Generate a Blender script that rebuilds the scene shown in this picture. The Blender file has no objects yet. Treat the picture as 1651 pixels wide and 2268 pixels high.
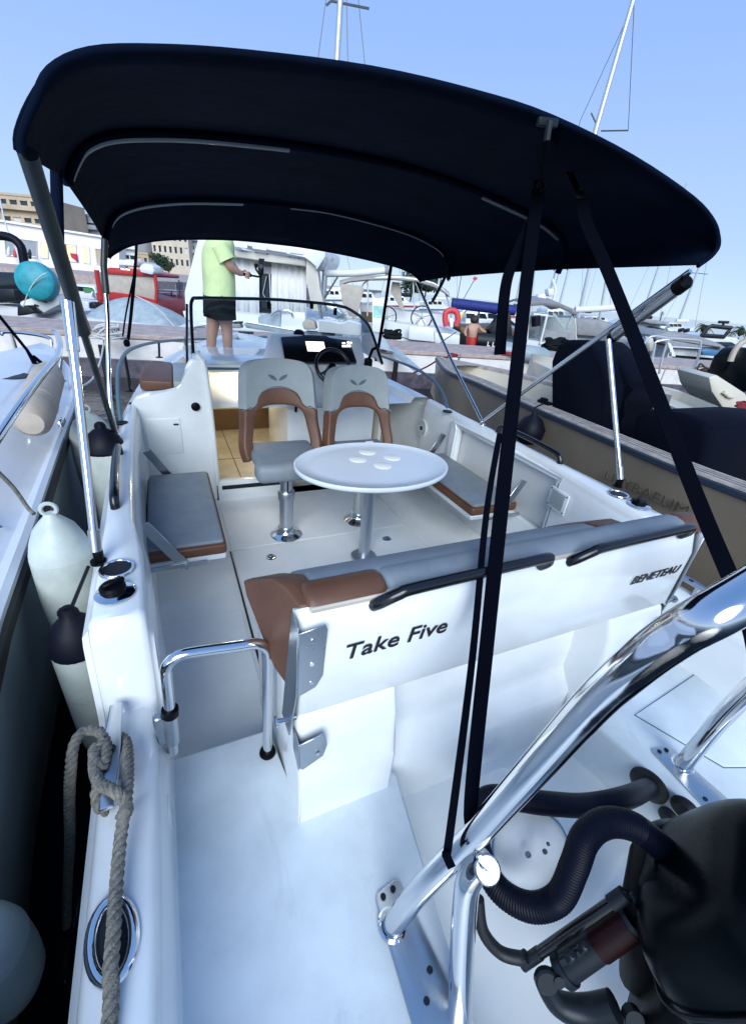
import bpy, bmesh, math, random
from mathutils import Vector, Matrix, Quaternion
random.seed(7)
sc = bpy.context.scene
col = sc.collection
V = Vector
# ------------------------------------------------------------------ camera
# boat frame: +X starboard, +Y towards the bow, Z up, z = 0 at the cockpit floor; metres
CAMPOS = V((0.0, 0.0, 1.65))
RC = Matrix(((0.91706856, -0.39031195, 0.08149746),
             (-0.1160915, -0.45690868, -0.88190545),
             (0.38145513, 0.7993066, -0.46432849)))      # rows: image right, image down, view axis
FPX, CX, CY, PW, PH = 934.61, 801.0, 1129.5, 1651.0, 2268.0
cam_d = bpy.data.cameras.new('camera')
cam = bpy.data.objects.new('camera', cam_d)
col.objects.link(cam)
rb = Matrix((RC[0], -RC[1], -RC[2]))
cam.matrix_world = Matrix.Translation(CAMPOS) @ rb.transposed().to_4x4()
cam_d.sensor_fit = 'VERTICAL'
cam_d.sensor_height = 24.0
cam_d.lens = FPX / PH * 24.0
cam_d.shift_x = (PW / 2 - CX) / PH
cam_d.shift_y = -(PH / 2 - CY) / PH
cam_d.clip_start = 0.02
cam_d.clip_end = 3000
sc.camera = cam
# ------------------------------------------------------------------ sky, sun, exposure
SUN_EL, SUN_AZ = math.radians(31.0), math.radians(205.0)
world = bpy.data.worlds.new('World')
sc.world = world
world.use_nodes = True
wn = world.node_tree.nodes
wl = world.node_tree.links
bg = wn['Background']
sky = wn.new('ShaderNodeTexSky')
sky.sky_type = 'NISHITA'
sky.sun_disc = False
sky.sun_elevation = SUN_EL
sky.sun_rotation = SUN_AZ
sky.air_density = 1.0
sky.dust_density = 0.1
sky.ozone_density = 6.0
# dusk: the even blue of the whole dome with a share of the Nishita sky in it
wtc = wn.new('ShaderNodeTexCoord'); wsep = wn.new('ShaderNodeSeparateXYZ'); wramp = wn.new('ShaderNodeValToRGB')
wl.new(wtc.outputs['Generated'], wsep.inputs[0]); wl.new(wsep.outputs['Z'], wramp.inputs['Fac'])
cr = wramp.color_ramp
cr.elements[0].position = 0.0; cr.elements[0].color = (0.62, 0.79, 0.97, 1)
cr.elements[1].position = 1.0; cr.elements[1].color = (0.17, 0.36, 0.78, 1)
for p_, c_ in ((0.10, (0.48, 0.66, 0.98, 1)), (0.35, (0.33, 0.52, 0.97, 1))):
    e_ = cr.elements.new(p_); e_.color = c_
wmul = wn.new('ShaderNodeVectorMath'); wmul.operation = 'SCALE'; wmul.inputs['Scale'].default_value = 3.6
wl.new(wramp.outputs['Color'], wmul.inputs[0])
wmix = wn.new('ShaderNodeMix'); wmix.data_type = 'RGBA'; wmix.inputs['Factor'].default_value = 0.05
wl.new(wmul.outputs[0], wmix.inputs['A']); wl.new(sky.outputs['Color'], wmix.inputs['B'])
wl.new(wmix.outputs['Result'], bg.inputs['Color'])
bg.inputs['Strength'].default_value = 0.10
sun_d = bpy.data.lights.new('sun', 'SUN')
sun = bpy.data.objects.new('sun', sun_d)
col.objects.link(sun)
sun_d.energy = 1.35
sun_d.angle = math.radians(40)
sun_d.color = (0.90, 0.965, 1.0)
# Nishita sun_rotation turns clockwise from +Y seen from above
sdir = V((math.sin(SUN_AZ) * math.cos(SUN_EL), math.cos(SUN_AZ) * math.cos(SUN_EL), math.sin(SUN_EL)))
sun.rotation_euler = sdir.to_track_quat('Z', 'Y').to_euler()
sc.view_settings.view_transform = 'Standard'
sc.view_settings.look = 'None'
sc.view_settings.exposure = 1.52
sc.view_settings.gamma = 1.0
sc.cycles.use_denoising = True
sc.cycles.max_bounces = 8
sc.cycles.transparent_max_bounces = 12
sc.cycles.caustics_reflective = False
sc.cycles.caustics_refractive = False

# ------------------------------------------------------------------ helpers
def px(x, y, z=None, X=None, Y=None, d=None):
    """a pixel of the photograph (1651 wide) and the plane it lies on -> a point of the place"""
    r = RC.transposed() @ V(((x - CX), (y - CY), FPX))
    if z is not None: t = (z - CAMPOS.z) / r.z
    elif X is not None: t = (X - CAMPOS.x) / r.x
    elif Y is not None: t = (Y - CAMPOS.y) / r.y
    else: t = d / FPX
    return CAMPOS + r * t

MATS = {}
def mat(name, color, rough=0.5, metal=0.0, coat=0.0, var=0.0, vscale=6.0, bump=0.0, bscale=60.0, spec=0.5,
        emit=None, estr=0.0, trans=0.0, alpha=1.0, kind='noise', rvar=0.0, color2=None, sheen=0.0, detail=5.0, scuff=0.0, sscale=3.0):
    m = bpy.data.materials.new(name)
    m.use_nodes = True
    nt = m.node_tree
    b = nt.nodes['Principled BSDF']
    b.inputs['Base Color'].default_value = (*color, 1)
    b.inputs['Roughness'].default_value = rough
    b.inputs['Metallic'].default_value = metal
    b.inputs['Coat Weight'].default_value = coat
    b.inputs['Coat Roughness'].default_value = 0.08
    b.inputs['Specular IOR Level'].default_value = spec
    b.inputs['Sheen Weight'].default_value = sheen
    b.inputs['Transmission Weight'].default_value = trans
    b.inputs['Alpha'].default_value = alpha
    if emit:
        b.inputs['Emission Color'].default_value = (*emit, 1)
        b.inputs['Emission Strength'].default_value = estr
    tc = nt.nodes.new('ShaderNodeTexCoord')
    if var > 0 or color2 or rvar > 0:
        n = nt.nodes.new('ShaderNodeTexNoise')
        n.inputs['Scale'].default_value = vscale
        n.inputs['Detail'].default_value = detail
        n.inputs['Roughness'].default_value = 0.6
        nt.links.new(tc.outputs['Object'], n.inputs['Vector'])
        r = nt.nodes.new('ShaderNodeValToRGB')
        c2 = color2 or tuple(max(0, c * (1 - var)) for c in color)
        c1 = color if color2 else tuple(min(1, c * (1 + var * 0.5)) for c in color)
        r.color_ramp.elements[0].position = 0.35
        r.color_ramp.elements[1].position = 0.65
        r.color_ramp.elements[0].color = (*c2, 1)
        r.color_ramp.elements[1].color = (*c1, 1)
        nt.links.new(n.outputs['Fac'], r.inputs['Fac'])
        if var > 0 or color2:
            nt.links.new(r.outputs['Color'], b.inputs['Base Color'])
        if scuff > 0:      # sparse grey scuffs and dried drips
            mp_ = nt.nodes.new('ShaderNodeMapping'); mp_.inputs['Scale'].default_value = (1.0, 0.55, 1.6); mp_.inputs['Rotation'].default_value = (0, 0, 0.5)
            nt.links.new(tc.outputs['Object'], mp_.inputs['Vector'])
            n2 = nt.nodes.new('ShaderNodeTexNoise'); n2.inputs['Scale'].default_value = sscale; n2.inputs['Detail'].default_value = 12; n2.inputs['Roughness'].default_value = 0.72; n2.inputs['Distortion'].default_value = 0.8
            nt.links.new(mp_.outputs[0], n2.inputs['Vector'])
            r2 = nt.nodes.new('ShaderNodeMapRange'); r2.inputs['From Min'].default_value = 0.60; r2.inputs['From Max'].default_value = 0.74; r2.inputs['To Max'].default_value = scuff
            nt.links.new(n2.outputs['Fac'], r2.inputs['Value'])
            mx = nt.nodes.new('ShaderNodeMix'); mx.data_type = 'RGBA'
            nt.links.new(r2.outputs['Result'], mx.inputs['Factor']); nt.links.new(r.outputs['Color'], mx.inputs['A'])
            mx.inputs['B'].default_value = (color[0] * 0.42, color[1] * 0.44, color[2] * 0.45, 1)
            nt.links.new(mx.outputs['Result'], b.inputs['Base Color'])
        if rvar > 0:
            mr = nt.nodes.new('ShaderNodeMapRange')
            mr.inputs['To Min'].default_value = max(0.02, rough - rvar)
            mr.inputs['To Max'].default_value = min(1, rough + rvar)
            nt.links.new(n.outputs['Fac'], mr.inputs['Value'])
            nt.links.new(mr.outputs['Result'], b.inputs['Roughness'])
    if bump > 0:
        if kind == 'weave':
            t = nt.nodes.new('ShaderNodeTexWave')
            t.inputs['Scale'].default_value = bscale
            t.inputs['Distortion'].default_value = 1.0
            out = t.outputs['Fac']
        elif kind == 'voronoi':
            t = nt.nodes.new('ShaderNodeTexVoronoi')
            t.inputs['Scale'].default_value = bscale
            out = t.outputs['Distance']
        else:
            t = nt.nodes.new('ShaderNodeTexNoise')
            t.inputs['Scale'].default_value = bscale
            t.inputs['Detail'].default_value = 4
            out = t.outputs['Fac']
        nt.links.new(tc.outputs['Object'], t.inputs['Vector'])
        bp = nt.nodes.new('ShaderNodeBump')
        bp.inputs['Strength'].default_value = bump
        bp.inputs['Distance'].default_value = 0.01
        nt.links.new(out, bp.inputs['Height'])
        nt.links.new(bp.outputs['Normal'], b.inputs['Normal'])
    MATS[name] = m
    return m

class MB:
    """collects shapes, then links them as ONE mesh object"""
    def __init__(s): s.bm = bmesh.new()
    def box(s, c, size, rot=None, bev=0.0, seg=2):
        m = Matrix.Translation(V(c)) @ ((rot.to_matrix().to_4x4() if isinstance(rot, Quaternion) else rot.to_4x4()) if rot is not None else Matrix.Identity(4)) @ Matrix.Diagonal((*size, 1))
        r = bmesh.ops.create_cube(s.bm, size=1, matrix=m)
        if bev > 0:
            es = list({e for v in r['verts'] for e in v.link_edges})
            bmesh.ops.bevel(s.bm, geom=es, offset=bev, segments=seg, profile=0.5, affect='EDGES')
        return s
    def span(s, a, b, bev=0.0, seg=2):
        a, b = V(a), V(b)
        return s.box((a + b) / 2, tuple(abs(x) for x in (b - a)), None, bev, seg)
    def tube(s, pts, r, n=10, closed=False, caps=True, smooth=0):
        pts = [V(p) for p in pts]
        if smooth: pts, r = spline(pts, smooth, closed, r)
        rs = r if isinstance(r, (list, tuple)) else [r] * len(pts)
        N = len(pts)
        up = None
        rings = []
        for i in range(N):
            a = pts[i - 1] if (i > 0 or closed) else pts[i]
            b = pts[(i + 1) % N] if (i < N - 1 or closed) else pts[i]
            t = (b - a).normalized()
            if up is None:
                up = V((0, 0, 1)) if abs(t.z) < 0.9 else V((1, 0, 0))
            up = (up - t * up.dot(t))
            if up.length < 1e-6: up = t.orthogonal()
            up.normalize()
            w = t.cross(up)
            rings.append([s.bm.verts.new(pts[i] + (up * math.cos(2 * math.pi * k / n) + w * math.sin(2 * math.pi * k / n)) * rs[i]) for k in range(n)])
        for i in range(N if closed else N - 1):
            A, B = rings[i], rings[(i + 1) % N]
            for k in range(n):
                s.bm.faces.new((A[k], A[(k + 1) % n], B[(k + 1) % n], B[k]))
        if caps and not closed:
            s.bm.faces.new(rings[0][::-1]); s.bm.faces.new(rings[-1])
        return s
    def loft(s, rings, closed=True, caps=True):
        R_ = [[s.bm.verts.new(V(p)) for p in ring] for ring in rings]
        n = len(R_[0])
        for A, B in zip(R_[:-1], R_[1:]):
            for k in range(n if closed else n - 1):
                try: s.bm.faces.new((A[k], A[(k + 1) % n], B[(k + 1) % n], B[k]))
                except ValueError: pass
        if caps and closed:
            for q in (R_[0][::-1], R_[-1]):
                try: s.bm.faces.new(q)
                except ValueError: pass
        return s
    def lathe(s, prof, origin=(0, 0, 0), axis=(0, 0, 1), n=24):
        """prof: (radius, height) pairs along the axis"""
        axis = V(axis).normalized(); u = axis.orthogonal().normalized(); w = axis.cross(u); o = V(origin)
        return s.loft([[o + axis * h + (u * math.cos(2 * math.pi * k / n) + w * math.sin(2 * math.pi * k / n)) * max(r, 1e-4) for k in range(n)] for r, h in prof])
    def cyl(s, a, b, r, n=16, r2=None):
        return s.tube([a, b], [r, r if r2 is None else r2], n)
    def disc(s, c, axis, r, t, n=24, e=0.0):
        a = V(axis).normalized(); c = V(c)
        return s.lathe([(0, 0), (r - e, 0), (r, e), (r, t - e), (r - e, t), (0, t)], c, a, n)
    def prism(s, poly, offset, bev=0.0, seg=2):
        """poly: 3-D outline, pushed along offset"""
        off = V(offset)
        A = [s.bm.verts.new(V(p)) for p in poly]
        B = [s.bm.verts.new(V(p) + off) for p in poly]
        n = len(A)
        fs = [s.bm.faces.new(A[::-1]), s.bm.faces.new(B)]
        for k in range(n): fs.append(s.bm.faces.new((A[k], A[(k + 1) % n], B[(k + 1) % n], B[k])))
        if bev > 0:
            es = list({e for f in fs for e in f.edges})
            bmesh.ops.bevel(s.bm, geom=es, offset=bev, segments=seg, profile=0.5, affect='EDGES')
        return s
    def sphere(s, c, r, n=16, m=10, sc_=(1, 1, 1)):
        mm = Matrix.Translation(V(c)) @ Matrix.Diagonal((r * sc_[0], r * sc_[1], r * sc_[2], 1))
        bmesh.ops.create_uvsphere(s.bm, u_segments=n, v_segments=m, radius=1, matrix=mm)
        return s
    def grid(s, f, nu, nv):
        g = [[s.bm.verts.new(V(f(i / nu, j / nv))) for j in range(nv + 1)] for i in range(nu + 1)]
        for i in range(nu):
            for j in range(nv):
                s.bm.faces.new((g[i][j], g[i + 1][j], g[i + 1][j + 1], g[i][j + 1]))
        return s
    def quad(s, a, b, c, d):
        s.bm.faces.new([s.bm.verts.new(V(p)) for p in (a, b, c, d)]); return s
    def build(s, name, m, parent=None, smooth=40, solid=0.0, label=None, kind=None):
        bmesh.ops.remove_doubles(s.bm, verts=s.bm.verts, dist=1e-5)
        bmesh.ops.recalc_face_normals(s.bm, faces=s.bm.faces)
        me = bpy.data.meshes.new(name)
        s.bm.to_mesh(me); s.bm.free()
        return link_mesh(name, me, m, parent, smooth, solid, label, kind)

def link_mesh(name, me, m, parent=None, smooth=40, solid=0.0, label=None, kind=None):
    if smooth:
        for p in me.polygons: p.use_smooth = True
        try: me.set_sharp_from_angle(angle=math.radians(smooth))
        except Exception: pass
    if m: me.materials.append(MATS[m] if isinstance(m, str) else m)
    o = bpy.data.objects.new(name, me)
    col.objects.link(o)
    if solid:
        md = o.modifiers.new('solid', 'SOLIDIFY'); md.thickness = solid; md.offset = 0
    if parent is not None: set_parent(o, parent)
    if label: o['label'] = label
    if kind: o['kind'] = kind
    return o

def set_parent(o, p):
    o.parent = p
    # meshes are written in place coordinates: only an Empty at a thing's base moves its children
    o.matrix_parent_inverse = Matrix.Translation(-p.location) if p.parent is None else Matrix.Identity(4)

def thing(name, label, cat, loc=(0, 0, 0), group=None):
    o = bpy.data.objects.new(name, None)
    o.empty_display_size = 0.1
    o.location = loc
    col.objects.link(o)
    tag(o, label, cat, group)
    return o

def tag(o, label=None, cat=None, group=None, kind=None):
    if label: o['label'] = label
    if cat: o['category'] = cat
    if group: o['group'] = group
    if kind: o['kind'] = kind
    return o

def spline(pts, k, closed=False, r=None):
    """Catmull-Rom through the points"""
    N = len(pts); out = []; ro = []
    rs = r if isinstance(r, (list, tuple)) else None
    for i in range(N if closed else N - 1):
        p0 = pts[i - 1] if (i > 0 or closed) else pts[i]
        p1 = pts[i]; p2 = pts[(i + 1) % N]
        p3 = pts[(i + 2) % N] if (i + 2 < N or closed) else p2
        for j in range(k):
            t = j / k
            out.append(0.5 * ((2 * p1) + (p2 - p0) * t + (2 * p0 - 5 * p1 + 4 * p2 - p3) * t * t + (3 * p1 - p0 - 3 * p2 + p3) * t ** 3))
            if rs: ro.append(rs[i] + (rs[(i + 1) % N] - rs[i]) * t)
    if not closed:
        out.append(pts[-1])
        if rs: ro.append(rs[-1])
    return out, (ro if rs else r)

def lerp_tab(tab, x):
    if x <= tab[0][0]: return tab[0][1]
    for (a, va), (b, vb) in zip(tab[:-1], tab[1:]):
        if x <= b:
            t = (x - a) / (b - a)
            return va + (vb - va) * t
    return tab[-1][1]

def smooth_tab(tab, x):
    """monotone-ish smooth lookup"""
    if x <= tab[0][0]: return tab[0][1]
    if x >= tab[-1][0]: return tab[-1][1]
    for i in range(len(tab) - 1):
        a, va = tab[i]; b, vb = tab[i + 1]
        if x <= b:
            t = (x - a) / (b - a)
            m0 = (vb - tab[i - 1][1]) / (b - tab[i - 1][0]) if i > 0 else (vb - va) / (b - a)
            m1 = (tab[i + 2][1] - va) / (tab[i + 2][0] - a) if i + 2 < len(tab) else (vb - va) / (b - a)
            h = b - a
            return (2*t**3-3*t*t+1)*va + (t**3-2*t*t+t)*h*m0 + (-2*t**3+3*t*t)*vb + (t**3-t*t)*h*m1

def text_mesh(name, s, size, m, parent, origin, xdir, ydir, shear=0.0, thick=0.0015, bold=0.0, xs=1.0, label=None):
    cu = bpy.data.curves.new(name, 'FONT')
    cu.body = s; cu.size = size; cu.extrude = thick; cu.shear = shear; cu.offset = bold; cu.resolution_u = 3
    o = bpy.data.objects.new(name, cu)
    col.objects.link(o)
    dg = bpy.context.evaluated_depsgraph_get()
    me = bpy.data.meshes.new_from_object(o.evaluated_get(dg))
    bpy.data.objects.remove(o)
    x = V(xdir).normalized(); y = V(ydir); y = (y - x * y.dot(x)).normalized(); z = x.cross(y)
    M = Matrix((x, y, z)).transposed().to_4x4(); M.translation = V(origin)
    me.transform(M @ Matrix.Diagonal((xs, 1, 1, 1)))
    me.materials.clear()
    me.name = name
    return link_mesh(name, me, m, parent, 0, 0, label)

def copy_tree(o, parent=None):
    c_ = o.copy(); col.objects.link(c_)
    if parent is not None: c_.parent = parent
    for ch in list(o.children): copy_tree(ch, c_)
    return c_

# ------------------------------------------------------------------ materials
mat('gelcoat', (0.79, 0.82, 0.82), 0.22, coat=0.4, var=0.06, vscale=3.5, detail=9, scuff=0.12, sscale=5.0, rvar=0.06, bump=0.02, bscale=5)
mat('gelcoat_nonskid', (0.84, 0.85, 0.83), 0.42, scuff=0.18, var=0.06, vscale=3.0, bump=0.25, bscale=420, rvar=0.1)
mat('platform_gelcoat', (0.66, 0.72, 0.75), 0.40, var=0.13, vscale=4.2, detail=10, scuff=0.35, sscale=4.0, bump=0.06, bscale=300, rvar=0.1)
mat('liner', (0.74, 0.75, 0.73), 0.35, var=0.03, vscale=3.0, bump=0.02, bscale=8)
mat('steel', (0.72, 0.73, 0.74), 0.10, metal=1.0, rvar=0.05, vscale=14, bump=0.01, bscale=30)
mat('brushed_steel', (0.50, 0.53, 0.55), 0.30, metal=1.0, rvar=0.08, vscale=20, bump=0.03, bscale=150)
mat('aluminium', (0.55, 0.58, 0.60), 0.34, metal=1.0, rvar=0.06, vscale=18)
mat('black_tube', (0.004, 0.0045, 0.006), 0.25, coat=0.2, rvar=0.08)
mat('black_plastic', (0.002, 0.0024, 0.0034), 0.45, spec=0.12, rvar=0.1, bump=0.05, bscale=200)
mat('rubber', (0.005, 0.006, 0.009), 0.55, bump=0.05, bscale=100)
mat('navy_canvas', (0.0016, 0.0055, 0.018), 0.9, var=0.35, vscale=4, bump=0.6, bscale=9, spec=0.08)
mat('navy_cover', (0.0008, 0.0020, 0.0075), 0.85, var=0.3, vscale=4, bump=0.5, bscale=7, spec=0.1)
mat('strap', (0.0006, 0.0012, 0.0045), 0.85, spec=0.06, bump=0.2, bscale=300, kind='weave')
mat('sleeve', (0.014, 0.024, 0.027), 0.45, var=0.3, vscale=12, bump=0.1, bscale=80)
mat('vinyl_grey', (0.21, 0.245, 0.275), 0.55, var=0.10, vscale=10, bump=0.12, bscale=220)
mat('vinyl_light', (0.31, 0.345, 0.345), 0.5, var=0.08, vscale=8, bump=0.1, bscale=220)
mat('vinyl_brown', (0.135, 0.058, 0.030), 0.48, var=0.15, vscale=9, bump=0.12, bscale=240)
mat('emblem', (0.07, 0.13, 0.15), 0.5)
mat('beige', (0.50, 0.45, 0.38), 0.6, var=0.1)
mat('table_white', (0.74, 0.80, 0.86), 0.30, coat=0.2, var=0.03, vscale=4, rvar=0.06)
mat('cup_inset', (0.93, 0.94, 0.91), 0.6)
mat('letter_black', (0.012, 0.013, 0.018), 0.4)
mat('hole', (0.004, 0.005, 0.006), 0.5)
mat('rope', (0.20, 0.19, 0.16), 0.85, var=0.35, vscale=60, bump=0.5, bscale=220)
mat('rope_white', (0.6, 0.6, 0.58), 0.85, var=0.2, vscale=60)
mat('rope_red', (0.25, 0.02, 0.03), 0.8, var=0.3, vscale=60)
mat('fender_white', (0.52, 0.57, 0.52), 0.42, scuff=0.5, sscale=9.0, var=0.16, vscale=7, rvar=0.1, bump=0.05, bscale=14)
mat('fender_navy', (0.003, 0.004, 0.010), 0.55, spec=0.2, rvar=0.1)
mat('fender_beige', (0.50, 0.42, 0.34), 0.55, var=0.15, vscale=9)
mat('neighbour_white', (0.72, 0.74, 0.76), 0.18, coat=0.5, var=0.05, vscale=3, rvar=0.05)
mat('hull_letter', (0.17, 0.145, 0.115), 0.35, metal=0.4)
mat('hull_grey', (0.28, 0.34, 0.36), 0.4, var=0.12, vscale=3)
mat('tan_hull', (0.30, 0.245, 0.180), 0.30, scuff=0.2, coat=0.3, var=0.10, vscale=2.0, rvar=0.06)
mat('cream', (0.62, 0.57, 0.47), 0.35, var=0.06, vscale=3)
mat('rubber_blue', (0.02, 0.03, 0.05), 0.45)
mat('teak', (0.40, 0.345, 0.295), 0.6, var=0.3, vscale=12, bump=0.1, bscale=60)
mat('concrete', (0.46, 0.36, 0.32), 0.85, var=0.25, vscale=5, bump=0.4, bscale=40)
mat('pontoon_side', (0.74, 0.70, 0.67), 0.7, scuff=0.4, sscale=2.0, var=0.16, vscale=2.5, bump=0.2, bscale=14)
mat('pontoon_wet', (0.10, 0.085, 0.11), 0.5, var=0.5, vscale=4, bump=0.3, bscale=20)
mat('skin', (0.42, 0.235, 0.165), 0.5, var=0.10, vscale=12)
mat('hair', (0.02, 0.014, 0.01), 0.6, bump=0.5, bscale=120)
mat('shirt', (0.62, 0.74, 0.36), 0.85, var=0.10, vscale=6, bump=1.0, bscale=7)
mat('shorts', (0.006, 0.009, 0.011), 0.85, spec=0.15, var=0.3, vscale=12, bump=0.3, bscale=20)
mat('red_paint', (0.42, 0.030, 0.028), 0.35, var=0.15, vscale=5)
mat('red_buoy', (0.62, 0.06, 0.07), 0.55, var=0.15, vscale=9)
mat('teal_cover', (0.02, 0.30, 0.36), 0.5, var=0.2, vscale=6, bump=0.2, bscale=20)
mat('grey_tarp', (0.34, 0.40, 0.43), 0.7, var=0.18, vscale=5, bump=0.4, bscale=9)
mat('grey_canvas', (0.27, 0.27, 0.28), 0.8, var=0.15, vscale=5, bump=0.3, bscale=9)
mat('beige_canvas', (0.44, 0.39, 0.33), 0.85, var=0.12, vscale=6, bump=0.5, bscale=10)
mat('white_canvas', (0.70, 0.70, 0.69), 0.8, var=0.06, vscale=4, bump=0.3, bscale=12)
mat('yacht_white', (0.74, 0.76, 0.77), 0.25, coat=0.3, var=0.05, vscale=2)
mat('yacht_cream', (0.60, 0.57, 0.50), 0.4, var=0.06, vscale=2)
mat('dark_glass', (0.012, 0.018, 0.024), 0.06, coat=0.3)
mat('blue_cover', (0.010, 0.022, 0.17), 0.7, var=0.25, vscale=8, bump=0.3, bscale=12)
mat('wood_dark', (0.13, 0.075, 0.025), 0.5, var=0.3, vscale=9)
mat('render_white', (0.78, 0.77, 0.76), 0.8, var=0.05, vscale=0.4)
mat('render_beige', (0.48, 0.39, 0.27), 0.85, var=0.15, vscale=0.3)
mat('render_cream', (0.56, 0.49, 0.39), 0.85, var=0.12, vscale=0.4)
mat('render_grey', (0.30, 0.33, 0.36), 0.8, var=0.15, vscale=0.4)
mat('window_dark', (0.03, 0.04, 0.05), 0.15)
mat('window_frame', (0.55, 0.55, 0.54), 0.6)
mat('window_warm', (0.5, 0.36, 0.22), 0.6, emit=(1.0, 0.66, 0.36), estr=0.35)
mat('leaf', (0.035, 0.075, 0.028), 0.7, color2=(0.012, 0.035, 0.016), vscale=3)
mat('palm_leaf', (0.05, 0.08, 0.03), 0.7, color2=(0.02, 0.04, 0.02), vscale=5)
mat('bark', (0.12, 0.09, 0.06), 0.9, var=0.3, vscale=8, bump=0.4, bscale=30)
mat('mast_alu', (0.62, 0.64, 0.67), 0.35, metal=0.6)
mat('wire', (0.10, 0.12, 0.14), 0.5, metal=0.5)
mat('cabin_wood', (0.16, 0.095, 0.045), 0.45, var=0.25, vscale=5)
mat('cabin_lining', (0.74, 0.70, 0.58), 0.6, var=0.05)
mat('cabin_floor', (0.62, 0.55, 0.42), 0.5, var=0.15, vscale=6)
mat('screen_lit', (0.7, 0.6, 0.55), 0.3, emit=(1.0, 0.80, 0.70), estr=0.9)
mat('digit_lit', (0.9, 0.85, 0.8), 0.3, emit=(1.0, 0.92, 0.85), estr=1.0)
mat('dash_black', (0.004, 0.004, 0.006), 0.25, coat=0.1)
mat('red_metal', (0.011, 0.0012, 0.0018), 0.45, spec=0.2)
mat('bow_tube', (0.20, 0.23, 0.24), 0.38, metal=0.8)
mat('cowl', (0.0008, 0.0022, 0.0034), 0.28, coat=0.0, rvar=0.04, spec=0.09)
mat('engine_grey', (0.012, 0.017, 0.022), 0.4, metal=0.15, spec=0.3, rvar=0.1)
mat('hose_blue', (0.0016, 0.0032, 0.010), 0.5, rvar=0.1, spec=0.13)
mat('canister', (0.60, 0.65, 0.70), 0.4, var=0.08, vscale=9)
mat('blue_stripe', (0.05, 0.16, 0.30), 0.4)
mat('rail_blue', (0.08, 0.14, 0.18), 0.4)
mat('green_paint', (0.06, 0.22, 0.08), 0.5)
mat('magenta', (0.45, 0.02, 0.09), 0.7)
mat('aqua_print', (0.35, 0.62, 0.56), 0.6, var=0.25, vscale=4)
mat('yellow', (0.65, 0.50, 0.12), 0.6)

def glass_mat(name, tint, mixv):
    m = bpy.data.materials.new(name); m.use_nodes = True
    nt = m.node_tree; nt.nodes.clear()
    out = nt.nodes.new('ShaderNodeOutputMaterial')
    tr = nt.nodes.new('ShaderNodeBsdfTransparent'); tr.inputs['Color'].default_value = (*tint, 1)
    gl = nt.nodes.new('ShaderNodeBsdfGlossy'); gl.inputs['Roughness'].default_value = 0.03
    fr = nt.nodes.new('ShaderNodeFresnel'); fr.inputs['IOR'].default_value = 1.22
    ad = nt.nodes.new('ShaderNodeMath'); ad.operation = 'ADD'; ad.inputs[1].default_value = mixv
    mx = nt.nodes.new('ShaderNodeMixShader')
    nt.links.new(fr.outputs[0], ad.inputs[0]); nt.links.new(ad.outputs[0], mx.inputs[0])
    nt.links.new(tr.outputs[0], mx.inputs[1]); nt.links.new(gl.outputs[0], mx.inputs[2])
    nt.links.new(mx.outputs[0], out.inputs['Surface'])
    MATS[name] = m
glass_mat('glass', (0.86, 0.90, 0.92), 0.02)
glass_mat('clear_plastic', (0.74, 0.78, 0.80), 0.10)

def water_mat():
    m = mat('water', (0.003, 0.006, 0.009), 0.06, spec=0.5)
    nt = m.node_tree; b = nt.nodes['Principled BSDF']
    b.inputs['IOR'].default_value = 1.33
    tc = nt.nodes.new('ShaderNodeTexCoord')
    n1 = nt.nodes.new('ShaderNodeTexNoise'); n1.inputs['Scale'].default_value = 2.2; n1.inputs['Detail'].default_value = 6; n1.inputs['Distortion'].default_value = 0.6
    bp = nt.nodes.new('ShaderNodeBump'); bp.inputs['Strength'].default_value = 0.5; bp.inputs['Distance'].default_value = 0.06
    nt.links.new(tc.outputs['Object'], n1.inputs['Vector'])
    nt.links.new(n1.outputs['Fac'], bp.inputs['Height'])
    nt.links.new(bp.outputs['Normal'], b.inputs['Normal'])
water_mat()
XC = 0.945            # centre line of the boat
WATER = -0.42
# ================================================================== water and pontoon
MB().grid(lambda u, v: (-900 + 1800 * u, -500 + 1900 * v, WATER), 2, 2).build('water', 'water', None, 0)
tag(bpy.data.objects['water'], 'dark still harbour water between the boats', kind='structure')

# ================================================================== own boat
boat = thing('motor_boat', 'white open motorboat in the foreground seen from its stern, with brown and grey cushions', 'motorboat', (XC, 1.0, WATER))
W_TAB = [(-0.4, 1.20), (0.3, 1.225), (1.3, 1.235), (2.6, 1.26), (3.5, 1.23), (4.5, 1.07), (5.4, 0.76), (6.1, 0.40), (6.5, 0.14), (6.6, 0.03)]
def wo(y): return smooth_tab(W_TAB, y)
def gz(y):
    if y <= 0.985: return 0.50
    if y <= 1.075:
        t = (y - 0.985) / 0.09
        return 0.50 + 0.28 * (3 * t * t - 2 * t ** 3)
    return lerp_tab([(1.075, 0.78), (1.4, 0.79), (3.0, 0.79), (4.5, 0.86), (6.6, 0.95)], y)
XI_TAB = [(-0.4, -0.147), (0.9, -0.147), (1.0, -0.145), (1.1, -0.14), (1.28, -0.146), (1.42, -0.155), (1.63, -0.187), (2.08, -0.212), (2.7, -0.232), (3.32, -0.236)]
def xi(y): return XC - lerp_tab(XI_TAB, y)      # half width of the inner edge
YS = [-0.35, 0.0, 0.4, 0.8, 0.97, 0.985, 1.0, 1.015, 1.03, 1.045, 1.06, 1.075, 1.1, 1.28, 1.42, 1.63, 2.0, 2.4, 2.8, 3.3, 3.8, 4.3, 4.8, 5.3, 5.7, 6.0, 6.3, 6.5, 6.6]
rings = []
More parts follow.
